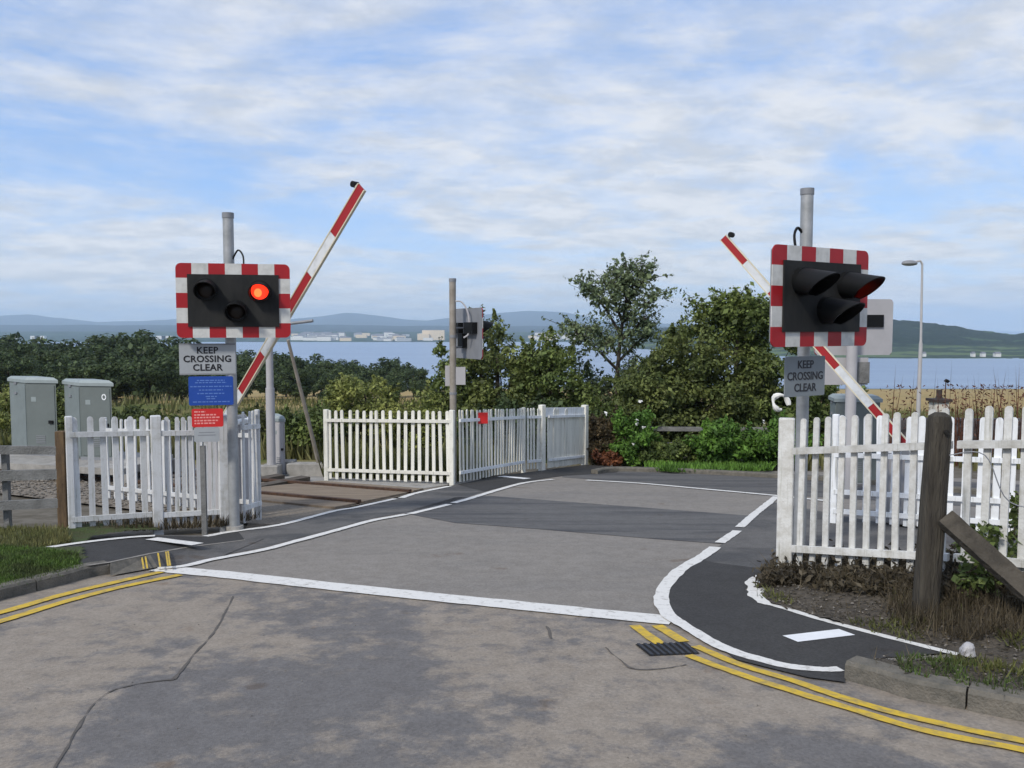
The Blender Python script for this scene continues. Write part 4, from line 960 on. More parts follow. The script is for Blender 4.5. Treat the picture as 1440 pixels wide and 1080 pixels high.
# red plate on the far fence
q = deep(679, 588, at(680, 674.5).y - .22); root = empty('hanging_plate', q, 'small rounded red plate fixed to the top of the receding pale fence', 'plate')
mb = MB(); mb.box(q, (.19, .02, .21), None, Matrix.Rotation(R(12), 3, 'Z'), bev=.004); mb.build('plate', 'redsign', root)

# far right board from behind
b = at(1193, 694); root = empty('crossing_signal', b, 'pale grey back of a signal half hidden behind the right-hand signal', 'signal')
c = deep(1205, 460, b.y + .1); pole(root, b, c.z - b.z + .3, .085, 'galv_l')
board_unit(root, c + Vector((0, .12, 0)), R(180 + 8), lit=None, hood=.3, back_boxes=2)
q = deep(1190, 522, b.y + .12); mb = MB(); mb.box(q, (.70, .02, .44)); mb.build('sign_plate', 'galv_l', root)
mb = MB(); q = deep(1214, 524, b.y + .08); mb.box(q, (.20, .012, .34)); mb.build('dark_pane', 'wood_gr', root)

# ================================================================== BARRIERS
def barrier(label, piv, tip, bands, w, basept, segs_first='armr', flipn=1):
    root = empty('crossing_barrier', basept, label, 'barrier'); d = (tip - piv); L = d.length; d.normalize(); nn = Vector((N.x, N.y, 0)); s = nn.cross(d).normalized(); t0 = 0
    k = 0
    arm = empty('arm', Vector((0, 0, 0)), None, None); arm.parent = root; arm.location = piv - basept
    for i in range(len(bands)):
        t1 = t0 + bands[i]; p0, p1 = piv + d * t0 * L, piv + d * (t1 * L - .004); w0 = w * .99
        mb = MB(); v = []
        for p in (p0, p1):
            for a_, b_ in ((-1, -1), (1, -1), (1, 1), (-1, 1)): v.append(p + s * a_ * w0 / 2 + nn * b_ * .014)
        mb.add(v, [(0, 1, 2, 3), (7, 6, 5, 4), (0, 4, 5, 1), (1, 5, 6, 2), (2, 6, 7, 3), (3, 7, 4, 0)]); mb.build('arm_band', 'armr' if (len(bands) - 1 - i) % 2 == 0 else 'armw', arm)
        t0 = t1
    for a_ in (-1, 1):   # pale edge channel
        mb = MB(); v = []
        for p in (piv, tip):
            for sa, sb in ((w / 2 - .004, -.019), (w / 2 + .010, -.019), (w / 2 + .010, .019), (w / 2 - .004, .019)): v.append(p + s * sa * a_ + nn * sb)
        mb.add(v, [(0, 1, 2, 3), (7, 6, 5, 4), (0, 4, 5, 1), (1, 5, 6, 2), (2, 6, 7, 3), (3, 7, 4, 0)]); mb.build('edge_strip', 'armedge', arm)
    q = tip - d * .05 - s * (w / 2 + .035) * flipn
    mb = MB(); mb.tube([q - s * .02 * flipn - nn * .03, q - s * .02 * flipn + nn * .05], .036, n=12); mb.build('tip_lamp', 'black', arm, smooth=True)
    mb = MB(); mb.tube([q + s * .04 * flipn, q - s * .02 * flipn], .02, n=8); mb.build('lamp_bracket', 'galv', arm, smooth=True)
    # machine
    rm = Matrix((U, N, up)).transposed(); zc = piv.z - basept.z
    mb = MB(); mb.box(basept + up * (zc - .1) / 2 + up * .03, (.50, .42, zc - .06), None, rm, bev=.02); mb.build('machine_case', 'galv_l', root)
    mb = MB(); mb.box(basept + up * (zc - .04), (.56, .48, .07), None, rm, bev=.015); mb.build('machine_lid', 'wbright', root)
    mb = MB(); mb.tube([piv - nn * .32, piv + nn * .32], .045, n=14); mb.build('axle', 'galv_d', root, smooth=True)
    return root
pv1 = deep(316, 590, 11.0); tp1 = deep(509, 263, 9.55); bs = Vector((pv1.x - .02, pv1.y + .25, 0)); bs.z = -SL * bs.y
barrier('tall raised red and white barrier arm leaning right behind the left signal', pv1, tp1, [.138, .177, .135, .21, .16, .18], .115, bs, flipn=1)
pv2 = deep(1279, 632, 10.2); tp2 = deep(1017, 334, 11.6); bs2 = Vector((pv2.x + .05, pv2.y + .25, 0)); bs2.z = -SL * bs2.y
barrier('raised red and white barrier arm leaning left, crossing behind the right signal', pv2, tp2, [.19, .172, .126, .112, .125, .145, .13], .095, bs2, flipn=-1)

# grey post with stay and bracket next to the far left cabinet
b = at(382, 671); root = empty('grey_post', b, 'grey steel post with short side arm beside the square pale grey cabinet', 'post')
hL = deep(382, 440, b.y).z - b.z; mb = MB(); mb.tube([b - up * .1, b + up * 1.75], .085, n=16); mb.tube([b + up * 1.75, b + up * hL], .070, n=16); mb.build('pole', 'galv_l', root, smooth=True)
mb = MB(); a_ = deep(400, 456, b.y); c_2 = deep(440, 451, b.y - .1); mb.tube([Vector((b.x, b.y, a_.z)), a_, c_2], .03, n=8); mb.build('side_arm', 'galv_d', root, smooth=True)
mb = MB(); mb.box(b + up * .12, (.34, .34, .26), None, None, bev=.02); mb.build('foot', 'concrete', root)
a_ = at(453, 668); t_ = deep(405, 478, a_.y - 1.0); mb = MB(); mb.tube([a_ - up * .05, a_.lerp(t_, .5), t_], [.045, .04, .03], n=8)
tag(mb.build('leaning_stake', 'oldpole', None, smooth=True, loc=a_), 'thin leaning pole in front of the scrub beside the left end of the cream fence', 'pole')

# ================================================================== CABINETS
def cabinet(label, px0, pxm, px1, ytop, baseY, zb, m, side='cabside_lit'):
    # px0..pxm side face, pxm..px1 front
    Yf = baseY; fl = deep(pxm, ytop, Yf); fr = deep(px1, ytop, Yf - .12); bl = deep(px0, ytop, Yf + .55)
    h = fl.z - zb; root = empty('cabinet', Vector((fl.x, fl.y, zb)), label, 'cabinet')
    f0 = Vector((fl.x, fl.y, zb)); f1 = Vector((fr.x, fr.y, zb)); g0 = Vector((bl.x, bl.y, zb)); g1 = f1 + (g0 - f0)
    def blk(lo, hi, e, mm, nm):
        cc2 = (f0 + g1) / 2; q = [cc2 + (p - cc2) * (1 + e) for p in (f0, f1, g1, g0)]
        mb = MB(); mb.add([p + up * lo for p in q] + [p + up * hi for p in q], [(3, 2, 1, 0), (4, 5, 6, 7), (0, 1, 5, 4), (1, 2, 6, 5), (2, 3, 7, 6), (3, 0, 4, 7)]); return mb.build(nm, mm, root)
    blk(0, h - .08, 0, m, 'case'); 
    cc2 = (f0 + g1) / 2; mb = MB(); q = [cc2 + (p - cc2) * 1.10 for p in (f0, f1, g1, g0)]; q2 = [cc2 + (p - cc2) * .92 for p in (f0, f1, g1, g0)]
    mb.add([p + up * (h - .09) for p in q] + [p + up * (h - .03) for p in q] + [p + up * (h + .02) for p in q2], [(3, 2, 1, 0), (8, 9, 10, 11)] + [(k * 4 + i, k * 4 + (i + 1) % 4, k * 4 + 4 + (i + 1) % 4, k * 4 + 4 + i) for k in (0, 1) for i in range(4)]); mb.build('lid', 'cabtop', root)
    ex = (f1 - f0).normalized(); w = (f1 - f0).length; ny = Vector((ex.y, -ex.x, 0))
    mb = MB(); mb.prism([(.03, .06), (w - .03, .06), (w - .03, h - .14), (.03, h - .14)], f0, ex, up, ny * .012); dr = mb.build('door', m, root)
    mb = MB(); mb.prism([(w * .76, h * .42), (w * .90, h * .42), (w * .90, h * .46), (w * .76, h * .46)], f0 + ny * .012, ex, up, ny * .03); mb.build('handle', 'black', dr)
    sx = (f0 - g0).normalized(); sn = Vector((sx.y, -sx.x, 0)); wl_ = (f0 - g0).length
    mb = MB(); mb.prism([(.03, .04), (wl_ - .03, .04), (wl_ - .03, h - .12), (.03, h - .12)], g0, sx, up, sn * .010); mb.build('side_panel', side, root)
    for z in (.80, .93):
        mb = MB(); mb.prism([(wl_ * .35, h * z - .03), (wl_ * .5, h * z - .03), (wl_ * .5, h * z + .01), (wl_ * .35, h * z + .01)], g0 + sn * .01, sx, up, sn * .02); mb.build('hinge', 'galv_d', root)
    for k in range(5):
        mb = MB(); z = h * .16 + k * .035; mb.prism([(w * .30, z), (w * .62, z), (w * .62, z + .014), (w * .30, z + .014)], f0 + ny * .012, ex, up, ny * .008); mb.build('vent_slat', 'galv_d', dr)
    mb = MB(); mb.prism([(w * .18, h * .70), (w * .34, h * .70), (w * .34, h * .76), (w * .18, h * .76)], f0 + ny * .012, ex, up, ny * .004); mb.build('small_plate', 'cabtop', dr)
    mb = MB(); mb.prism([(-.02, -.06), (w + .02, -.06), (w + .02, .03), (-.02, .03)], f0, ex, up, ny * .02); mb.build('plinth', 'galv_d', root)
    return root, f0, ex, ny, w, h
zs = -SL * 17 + .42
cabinet('left-hand grey-green trackside cabinet with light lid, behind the low rail fence', 13, 36, 78, 532, 16.9, zs, 'cab')
rc, f0, ex, ny, w, h = cabinet('grey-green trackside cabinet with a small pale ring on its door, behind the white pickets', 90, 112, 156, 536, 16.3, -SL * 16.4 + .40, 'cab')
mb = MB(); q = f0 + ex * w * .78 + up * h * .80 + ny * .02; n = 16
V = [q + ex * r_ * math.cos(2 * math.pi * j / n) + up * r_ * 1.2 * math.sin(2 * math.pi * j / n) for r_ in (.05, .03) for j in range(n)]
mb.add(V, [(j, (j + 1) % n, n + (j + 1) % n, n + j) for j in range(n)]); mb.build('ring_mark', 'wbright', rc)
# raised slab the cabinets stand on
ptf = [Vector((-10.6, 16.2, 0)), Vector((-7.0, 15.2, 0)), Vector((-6.8, 17.0, 0)), Vector((-10.6, 18.2, 0))]
root = empty('equipment_platform', Vector((-9, 16.2, -SL * 16.2)), 'pale concrete platform on short legs under the two grey-green cabinets', 'platform')
mb = MB(); mb.add([Vector((p.x, p.y, zs - .12 - SL * (p.y - 17) * 0)) for p in ptf] + [Vector((p.x, p.y, zs)) for p in ptf], [(3, 2, 1, 0), (4, 5, 6, 7), (0, 1, 5, 4), (1, 2, 6, 5), (2, 3, 7, 6), (3, 0, 4, 7)]); mb.build('slab', 'concrete', root)
for p in (ptf[0], ptf[1], ptf[0].lerp(ptf[1], .5), ptf[2], ptf[3]):
    mb = MB(); mb.box(Vector((p.x * .995, p.y + .08, zs - .32)), (.15, .15, .44)); mb.build('leg', 'concrete', root)
# square cabinet behind the post
cabinet('square pale grey cabinet standing behind the grey post left of the cream fence', 376, 384, 400, 586, 16.9, -SL * 17 + .05, 'galv_l', 'galv_l')
cabinet('blue-grey cabinet behind the right pickets below the hidden signal board', 1168, 1176, 1238, 558, 15.2, -SL * 15.2, 'cab')
for k, (x, y, w, h) in enumerate(((432, 669, .75, .26), (405, 668, .3, .3))):
    p = at(x, y); mb = MB(); mb.box(p + up * h / 2, (w, .3, h), None, None, bev=.015); tag(mb.build('concrete_block', 'concrete', None, loc=p), ['low long concrete block between grey post and cream fence', 'small concrete block at the foot of the grey post'][k], 'block')

# ================================================================== LAMP POST, WALL, WOODEN POST
D = 45.0; zb = terr((1295 - 720) / F * D, D); pb = Vector(((1293.5 - 720) / F * D, D, zb)); top = deep(1297, 369, D)
root = empty('street_lamp', pb, 'tall pale street lamp beyond the right fence in front of the water', 'street lamp')
mb = MB(); hz_ = top.z - zb; mb.tube([pb, pb + up * hz_ * .5 + Vector((.03, 0, 0)), pb + up * (hz_ * .52) + Vector((.03, 0, 0)), Vector((top.x, D, top.z - .05))], [.11, .095, .065, .052], n=12); mb.build('pole', 'galv_l', root, smooth=True)
mb = MB(); mb.tube([Vector((top.x, D, top.z - .1)), Vector((top.x - .1, D, top.z + .08)), deep(1284, 368.5, D)], [.06, .055, .05], n=8); mb.build('bracket', 'galv_l', root, smooth=True)
mb = MB(); q = deep(1279, 370.5, D); V = []
for i in range(7):
    a = i / 6 * math.pi; rr = math.sin(a)
    for j in range(10): t = j / 10 * 2 * math.pi; V.append(q + Vector((-.42 * math.cos(a), .17 * (rr + .12) * math.cos(t), .16 * (rr + .12) * math.sin(t) * (1 if math.sin(t) > 0 else .75))))
mb.add(V, [(i * 10 + j, i * 10 + (j + 1) % 10, i * 10 + 10 + (j + 1) % 10, i * 10 + 10 + j) for i in range(6) for j in range(10)] + [tuple(range(10)), tuple(range(60, 70))]); mb.build('lamp_head', 'galv_d', root, smooth=True)

# low dark stone wall across the right background
mb = MB(); a = Vector((8.6, 20.6, 0)); e = Vector((24, 20.2, 0)); n = 60; V = []; Fc = []
for i in range(n + 1):
    p = a.lerp(e, i / n); zt = 1.13 + .05 * noise.noise(Vector((i * .6, 0, 0))); g0 = -SL * p.y - .1
    for dy, z in ((0, g0), (.03, g0 + zt), (.38, g0 + zt), (.42, g0)): V.append((p.x, p.y + dy + .03 * noise.noise(Vector((i * .9, dy, 2))), z))
    if i: k = 4 * i; Fc += [(k - 4 + j, k - 3 + j, k + 1 + j, k + j) for j in range(3)]
Fc += [(0, 1, 2, 3), (4 * n + 3, 4 * n + 2, 4 * n + 1, 4 * n)]
mb.add(V, Fc); M['stonewall'] = mat('dark_rubble_stone', (.14, .125, .125), .95, col2=(.035, .032, .035), scale=7, bump=1.5, bscale=12, lo=.35, hi=.65, detail=8)
tag(mb.build('stone_wall', 'stonewall', None, loc=a), 'low dark rubble wall behind the right-hand fences below the tan field', 'wall')
# white chimney-like pillar with dark pot
D = 22.6; root = empty('chimney_pillar', Vector((11.3, D, -SL * D)), 'white pillar with dark ledge and pot rising behind the thick wooden post', 'chimney')
q0 = deep(1311, 564, D); q1 = deep(1330, 564, D); cx_ = (q0.x + q1.x) / 2; w = q1.x - q0.x; zb = -SL * D - .2
mb = MB(); mb.box((cx_, D, (zb + q0.z) / 2), (w, w, q0.z - zb)); mb.build('stack', 'harl', root)
mb = MB(); mb.box((cx_, D, q0.z + .03), (w * 1.35, w * 1.35, .07)); mb.build('ledge', 'clay', root)
mb = MB(); mb.tube([(cx_, D, q0.z + .06), (cx_, D, q0.z + .16), (cx_, D, q0.z + .30)], [.10, .07, .075], n=10); mb.build('pot', 'clay', root, smooth=True)
p = deep(1329, 575, D + .3); t_ = deep(1330, 536, D + .3); mb = MB(); mb.tube([p, t_], .012, n=6); root = empty('weather_vane', p, 'thin dark rod with a small vane beside the white pillar', 'vane'); mb.build('rod', 'black', root)
mb = MB(); mb.tube([t_ - Vector((.05, 0, 0)), t_ + Vector((.0, 0, .02)), t_ + Vector((.06, 0, -.01)), t_ + Vector((.11, 0, 0))], [.01, .045, .05, .012], n=8); mb.build('vane', 'black', root, smooth=True)

# thick leaning wooden post with brace, knot hole
bb = Vector((2.78, 5.72, 0)); bb.x = (1311 - 720) / F * bb.y * 1.0; bb.z = -SL * bb.y - .05; tt = deep(1322, 580, 5.66)
root = empty('wooden_post', bb, 'thick dark weathered timber post with knot hole and slanting brace', 'post')
mb = MB(); ax_ = (tt - bb); V = []; n = 20; nl = 16
for i in range(nl + 1):
    t = min(i / (nl - 2), 1) * .955; r_ = .081 - .008 * t
    if i >= nl - 1: t += (.030, .045)[i - nl + 1]; r_ *= (.86, .42)[i - nl + 1]
    c = bb.lerp(tt, t)
    for j in range(n):
        a = 2 * math.pi * j / n; sq = 1 / max(abs(math.cos(a)), abs(math.sin(a))); rr = r_ * (1 + (sq - 1) * .42) * (1 + .045 * noise.noise(Vector((math.cos(a) * 2, math.sin(a) * 2, t * 2.5))) + .03 * noise.noise(Vector((math.cos(a) * 7, math.sin(a) * 7, t * 2))))
        V.append(c + Vector((math.cos(a) * rr, math.sin(a) * rr, 0)))
mb.add(V, [(i * n + j, i * n + (j + 1) % n, i * n + n + (j + 1) % n, i * n + n + j) for i in range(nl) for j in range(n)] + [tuple(range(n - 1, -1, -1)), tuple(range(nl * n, nl * n + n))]); mb.build('shaft', 'wood_old', root, smooth=True)
q = deep(1331, 608, 5.585); mb = MB(); mb.tube([q + Vector((0, -.012, 0)), q + Vector((.0, .05, 0))], .016, n=12); mb.build('knot_hole', 'dark', root)
mb = MB(); V = [q + Vector((r_ * math.cos(2 * math.pi * j / 14), -.006 - (.006 if r_ > .025 else .0), r_ * math.sin(2 * math.pi * j / 14))) for r_ in (.036, .017) for j in range(14)]
p0 = deep(1328, 728, 5.62); p1 = deep(1500, 880, 5.10)
mb = MB(); d = (p1 - p0).normalized(); s1 = Vector((.25, -1, 0)).normalized(); s1 = (s1 - d * s1.dot(d)).normalized(); s2 = d.cross(s1)
K = 14; V = []
for i in range(K + 1):
    c = p0.lerp(p1, i / K)
    for a_, b_ in ((-1, -1), (1, -1), (1, 1), (-1, 1)): V.append(c + s1 * a_ * .035 + s2 * b_ * (.060 + .006 * noise.noise(Vector((i * .7, a_, b_)))))
mb.add(V, [(i * 4 + j, i * 4 + (j + 1) % 4, i * 4 + 4 + (j + 1) % 4, i * 4 + 4 + j) for i in range(K) for j in range(4)] + [(0, 1, 2, 3), (K * 4 + 3, K * 4 + 2, K * 4 + 1, K * 4)]); mb.build('brace', 'wood_brace', root)
# wires hung from the post
mb = MB(); mb.tube(catmull([deep(1335, 640, 5.6), deep(1385, 640, 5.5), deep(1420, 706, 5.45), deep(1500, 716, 5.3)], 6), .004, n=5); tag(mb.build('loose_wire', 'galv_d', None, loc=deep(1335, 640, 5.6)), 'thin loose wire strung from the thick wooden post towards the right edge', 'wire')
# marker stone
q = at(1361, 918, .05); mb = MB(); V = []
for i in range(6):
    a = i / 5 * R(90)
    for j in range(10): t = j / 10 * 2 * math.pi; k = .045 * (1 + .3 * noise.noise(Vector((math.cos(t), math.sin(t), i * .5)))); V.append(q + Vector((k * math.cos(a) * math.cos(t), k * math.cos(a) * math.sin(t), .075 * math.sin(a) ** .8 - .01)))
mb.add(V, [(i * 10 + j, i * 10 + (j + 1) % 10, i * 10 + 10 + (j + 1) % 10, i * 10 + 10 + j) for i in range(5) for j in range(10)]); tag(mb.build('marker_stone', 'galv_l', None, loc=q), 'small pale stone at the sharp end of the right-hand white line', 'stone')
# hedge rail fence behind the brambles
root = empty('rail_fence', at(915, 668), 'old grey two-rail timber fence half buried in the bramble hedge', 'fence')
for h in (.48, .84):
    a = at(900, 653) + up * h; e = at(1110, 659) + up * (h + .02); mb = MB(); s = Vector((0, -.04, 0)); v = up * .05
    mb.add([a - v, e - v, e + v, a + v] + [k_ + s for k_ in (a - v, e - v, e + v, a + v)], [(0, 1, 2, 3), (7, 6, 5, 4), (0, 4, 5, 1), (1, 5, 6, 2), (2, 6, 7, 3), (3, 7, 4, 0)]); mb.build('rail', 'wood_gr', root)
for x in (905, 990, 1075):
    mb = MB(); mb.box(at(x, 653 + (x - 900) * .03) + up * .42 + Vector((0, .05, 0)), (.1, .08, .9)); mb.build('post', 'wood_gr', root)
# litter
q = at(868, 661, .03); mb = MB()
for k in range(7):
    c = q + Vector((random.uniform(-.1, .1), random.uniform(-.05, .05), random.uniform(0, .14))); mb.add([c + Vector(unit(1)[0]) * .07 for _ in range(3)], [(0, 1, 2)])
tag(mb.build('litter', 'petal', None, loc=q), 'crumpled white scrap of litter at the foot of the brown weeds across the road', 'litter')

# ================================================================== VEGETATION
def gpt(px, D): return Vector(((px - 720) / F * D, D, terr((px - 720) / F * D, D)))
# far wood on the left: individual trees from a few shared crowns
protos = []
for k in range(5):
    cl = crown_clumps(26, 3.6, 3.2, 3.6, 1.0, .9, 1.7)
    C, A_, B_2 = leafcloud(cl, 5200, .26, .8)
    protos.append((C, A_, B_2, cl))
names = {}
wood = []
rw = random.Random(11)
for (x0, x1, D, ytop, dx) in ((-60, 620, 150, 480, 34), (-60, 640, 118, 495, 36), (-80, 630, 92, 515, 44)):
    x = x0
    while x < x1: wood.append((x + rw.uniform(-8, 8), D + rw.uniform(-9, 9), ytop)); x += dx * rw.uniform(.75, 1.2)
prof = [(-60, 454), (20, 459), (60, 468), (100, 468), (140, 460), (175, 453), (215, 455), (240, 464), (300, 470), (340, 480), (400, 487), (440, 489), (470, 497), (500, 495), (540, 497), (562, 496), (585, 513), (600, 519), (640, 512)]
msh = [None] * 5; first = {}
for i, (x, D, yt) in enumerate(sorted(wood)):
    k = rw.randrange(5); g = gpt(x, D)
    ty = interp(prof, x) + (rw.uniform(-2, 4) if D > 140 else rw.uniform(6, 16) if D > 105 else rw.uniform(22, 34)); hT = (deep(x, ty, D).z - g.z); sc = hT / 9.2
    lab = 'dark round-crowned tree in the wood across the left background'
    r_ = empty('broadleaf_tree', g, lab, 'tree', 'trees of the dark wood on the left')
    r_.scale = (sc * 1.15, sc * 1.15, sc); r_.rotation_euler.z = rw.uniform(0, 6.28)
    if msh[k] is None:
        C, A_, B_2, cl = protos[k]; o = quads('crown', C, A_, B_2, 'leaf_dark', r_); mb = MB(); branches(mb, (0, 0, -.3), cl[:10], .22, (0, 0, 6), .3); o2 = mb.build('trunk', 'bark', r_, smooth=True, local=True); msh[k] = (o, o2)
    else:
        for q in msh[k]: o = q.copy(); COL.objects.link(o); o.parent = r_
# undergrowth under the wood, scrub field and mound weeds
pts = []
for _ in range(26000):
    D = 21.5 + 75 * random.random() ** 1.6; x = random.uniform(-.72, .16) * D
    if noise.noise(Vector((x * .25, D * .25, 7))) + .25 * noise.noise(Vector((x, D, 1))) > -.12: pts.append((x, D, terr(x, D)))
a = [p for p in pts if noise.noise(Vector((p[0] * .12, p[1] * .12, 3))) > -.05]; b2 = [p for p in pts if p not in set(a)] if False else [p for p in pts if noise.noise(Vector((p[0] * .12, p[1] * .12, 3))) <= -.05]
tag(blades('rough_grass', a, .62, .045, 'grass_dry', .5), None, None, None, 'stuff'); tag(blades('scrub_weeds', b2, .8, .07, 'scrub', .6), None, None, None, 'stuff')
pts = []
for _ in range(9000):
    D = random.uniform(18.2, 60); x = random.uniform(.30, .75) * D
    pts.append((x, D, terr(x, D)))
tag(blades('field_edge_grass', pts, .5, .04, 'grass_dry', .5), None, None, None, 'stuff')
pts = []
for px, D, n, sp_ in ((1256, 19.9, 12, .4), (1290, 19.9, 8, .5), (1372, 19.9, 22, .45), (1400, 20.0, 20, .5), (1428, 19.9, 26, .5), (1345, 19.8, 12, .4)):
    for _ in range(n): x = (px - 720) / F * D + random.gauss(0, sp_); y = D + random.uniform(-.5, .5); pts.append((x, y, terr(x, y)))
tag(blades('dock_stalks', pts, 2.1, .018, 'dock', .16), None, None, None, 'stuff')
C = []
for p in pts:
    for _ in range(13): C.append((p[0] + random.gauss(0, .06), p[1] + random.gauss(0, .06), p[2] + random.uniform(.3, 1.9)))
C = np.array(C); n = len(C); tag(quads('dock_leaves', C, unit(n) * .05, unit(n) * .02, 'dock'), None, None, None, 'stuff')

def bush(name, px, D, ytop, wpx, label, leafm_, nl=9000, leaf=.06, depth=None, seed=1, trunk=.06, ncl=34, rmin=.22, rmax=.42, cat='bush', base_off=0.0, prof_=None, fill=.35, shell=.55, h_fac=None):
    global rng
    rng = np.random.default_rng(seed); random.seed(seed)
    g = gpt(px, D); g.z += base_off; h = (deep(px, ytop, D).z - g.z) * (1.16 if h_fac is None else h_fac); w = wpx / F * D / 2 * 1.18; nl = int(nl * 1.35); dp = depth or w * .8
    cl = crown_clumps(ncl, w * .86, dp * .86, h * .44, h * .05, rmin, rmax, shell=shell)
    if prof_: cl = [(x, y, z * prof_(x / w), r_) for x, y, z, r_ in cl]
    return plant(name, g, cl, nl, leaf, leafm_, label, cat, trunk=trunk, trunk_top=(0, 0, h * .7))
bush('shrub', 512, 24.5, 536, 118, 'pale yellow-green rounded shrub rising behind the cream fence', 'leaf_yel', 11000, .055, seed=21, rmin=.25, rmax=.45)
bush('shrub', 425, 22.5, 578, 90, 'low green shrub behind the leaning pole left of the cream fence', 'leaf_mid', 7000, .05, seed=22)
bush('shrub', 585, 23.5, 560, 90, 'low mixed green weeds behind the right half of the cream fence', 'leaf_yel', 6000, .05, seed=23)
bush('shrub', 340, 24, 578, 150, 'olive weeds behind the left signal pole and gate', 'scrub', 7000, .055, seed=24)
bush('shrub', 190, 28, 575, 170, 'rough brownish shrub beyond the white gate, right of the ringed cabinet', 'leaf_olive', 8000, .06, seed=25)
bush('shrub', -10, 27, 556, 90, 'yellowish shrub at the left edge behind the left-hand cabinet', 'leaf_yel', 5000, .06, seed=26)
bush('shrub', 84, 26, 562, 60, 'small olive shrub between the two cabinets', 'leaf_olive', 3500, .06, seed=27)
# hedge tree behind the centre post
bush('hedge_tree', 700, 23.5, 440, 135, 'olive-green bushy tree directly right of the central post', 'leaf_olive', 17000, .058, seed=31, h_fac=1.02, trunk=.12, ncl=64, rmin=.34, rmax=.58, cat='tree')
bush('hedge_tree', 640, 25.5, 492, 80, 'dark green bushy tree behind and left of the central post', 'leaf_mid', 8000, .058, seed=32, trunk=.1, ncl=26, cat='tree')
bush('hedge_tree', 778, 23.0, 474, 110, 'mid green bushy tree above the white boarded gate panel', 'leaf_mid', 12000, .058, seed=33, trunk=.1, ncl=46, rmin=.3, rmax=.5, cat='tree')
bush('shrub', 748, 21.5, 560, 190, 'dark hedge growth right behind the pale far fence', 'leaf_dark', 11000, .055, seed=34, ncl=40)
bush('shrub', 850, 21.5, 566, 120, 'dark green hedge growth under the open-branched tree', 'leaf_mid', 9000, .055, seed=35, ncl=36)
# spindly tree
def spindly(px, D, label, limbs, leafm_, nl, leaf, seed, base_r=.09, cr=.25):
    global rng
    rng = np.random.default_rng(seed); random.seed(seed)
    g = gpt(px, D); root = empty('spindly_tree', g, label, 'tree'); mb = MB(); cl = []
    for L_ in limbs:
        pts = [deep(x, y, D + dz) - g for x, y, dz in L_]; pts = catmull(pts, 4); n = len(pts); r0 = base_r if L_ is limbs[0] else base_r * .5
        mb.tube(pts, [r0 * (1 - .85 * i / (n - 1)) for i in range(n)], n=6)
        for i, p in enumerate(pts):
            t = i / (n - 1)
            if t < (.45 if L_ is limbs[0] else .25): continue
            for _ in range(4): cl.append((p.x + random.gauss(0, .17), p.y + random.gauss(0, .22), p.z + random.gauss(0, .10), random.uniform(cr * .5, cr * 1.15)))
            for _ in range(3):
                q = p + Vector((random.gauss(0, .28), random.gauss(0, .3), random.uniform(.0, .42))); mb.tube([p, q], [.012, .004], n=4)
                for f_ in (.5, .8, 1.05): w_ = p.lerp(q, f_); cl.append((w_.x, w_.y, w_.z, cr * .42))
    mb.build('trunk', 'bark', root, smooth=True, local=True)
    C, A2, B2 = leafcloud(cl, nl, leaf, .8, fill=.1); quads('crown', C, A2, B2, leafm_, root); return root
spindly(868, 23.5, 'tall open-branched tree with sky showing through, right of the far white gate', [
    [(862, 640, 0), (866, 560, 0), (872, 480, 0), (880, 425, 0), (883, 378, 0)],
    [(872, 470, 0), (852, 435, .2), (832, 412, .3), (822, 402, .3)], [(874, 450, 0), (862, 420, -.3), (850, 398, -.4)], [(878, 430, 0), (898, 405, .2), (918, 382, .3)],
    [(874, 455, 0), (902, 432, -.3), (928, 412, -.4)], [(868, 520, 0), (838, 490, -.3), (812, 470, -.4), (806, 458, -.4)], [(868, 510, 0), (898, 480, .3), (915, 462, .4)], [(866, 560, 0), (836, 540, .4), (815, 520, .4)],
    [(880, 415, 0), (872, 395, .1), (868, 384, .1)], [(880, 412, 0), (896, 395, 0), (903, 380, 0)], [(866, 560, 0), (880, 540, .3), (892, 548, .4)], [(864, 590, 0), (850, 560, .3), (842, 545, .3)], [(870, 500, 0), (850, 475, .3), (835, 462, .3)], [(872, 480, 0), (892, 462, -.3), (905, 450, -.3)], [(868, 535, 0), (890, 525, 0), (905, 512, 0)], [(864, 585, 0), (834, 575, -.4), (820, 566, -.4)]], 'leaf_blue', 15000, .052, 41, cr=.20)
bush('bush', 985, 21.5, 462, 205, 'largest olive-brown bush filling the space between the spindly tree and right signal', 'leaf_olive', 34000, .052, seed=43, trunk=.12, ncl=110, rmin=.30, rmax=.52, prof_=lambda u: 1 - .16 * max(0, -u - .3) * 1.4)
bush('bush', 930, 21.0, 492, 110, 'olive bush on the left shoulder of the big bush', 'leaf_olive', 11000, .05, seed=48, ncl=36)
bush('bush', 1090, 21.0, 468, 110, 'dark green bush partly behind the right signal pole', 'leaf_mid', 15000, .052, seed=44, ncl=44)
bush('bush', 1150, 21.5, 520, 130, 'dark bush behind the right-hand keep clear sign', 'leaf_mid', 12000, .05, seed=49, ncl=40)
spindly(1032, 21.0, 'light small-leaved tree rising above the big bush, left of the right signal', [
    [(1035, 560, 0), (1036, 500, 0), (1034, 455, 0), (1032, 418, 0)], [(1036, 485, 0), (1012, 455, .2), (988, 432, .3)], [(1036, 480, 0), (1055, 450, -.2), (1072, 436, -.3)], [(1034, 460, 0), (1020, 440, 0), (1012, 428, 0)], [(1036, 470, 0), (1046, 444, 0), (1050, 426, 0)],
    [(1036, 500, 0), (1064, 478, .3), (1086, 455, .3)], [(1036, 505, 0), (1005, 480, .3), (985, 465, .3)], [(1034, 450, 0), (1060, 440, .2), (1078, 448, .2)]], 'leaf_mid', 9000, .06, 45, cr=.28)
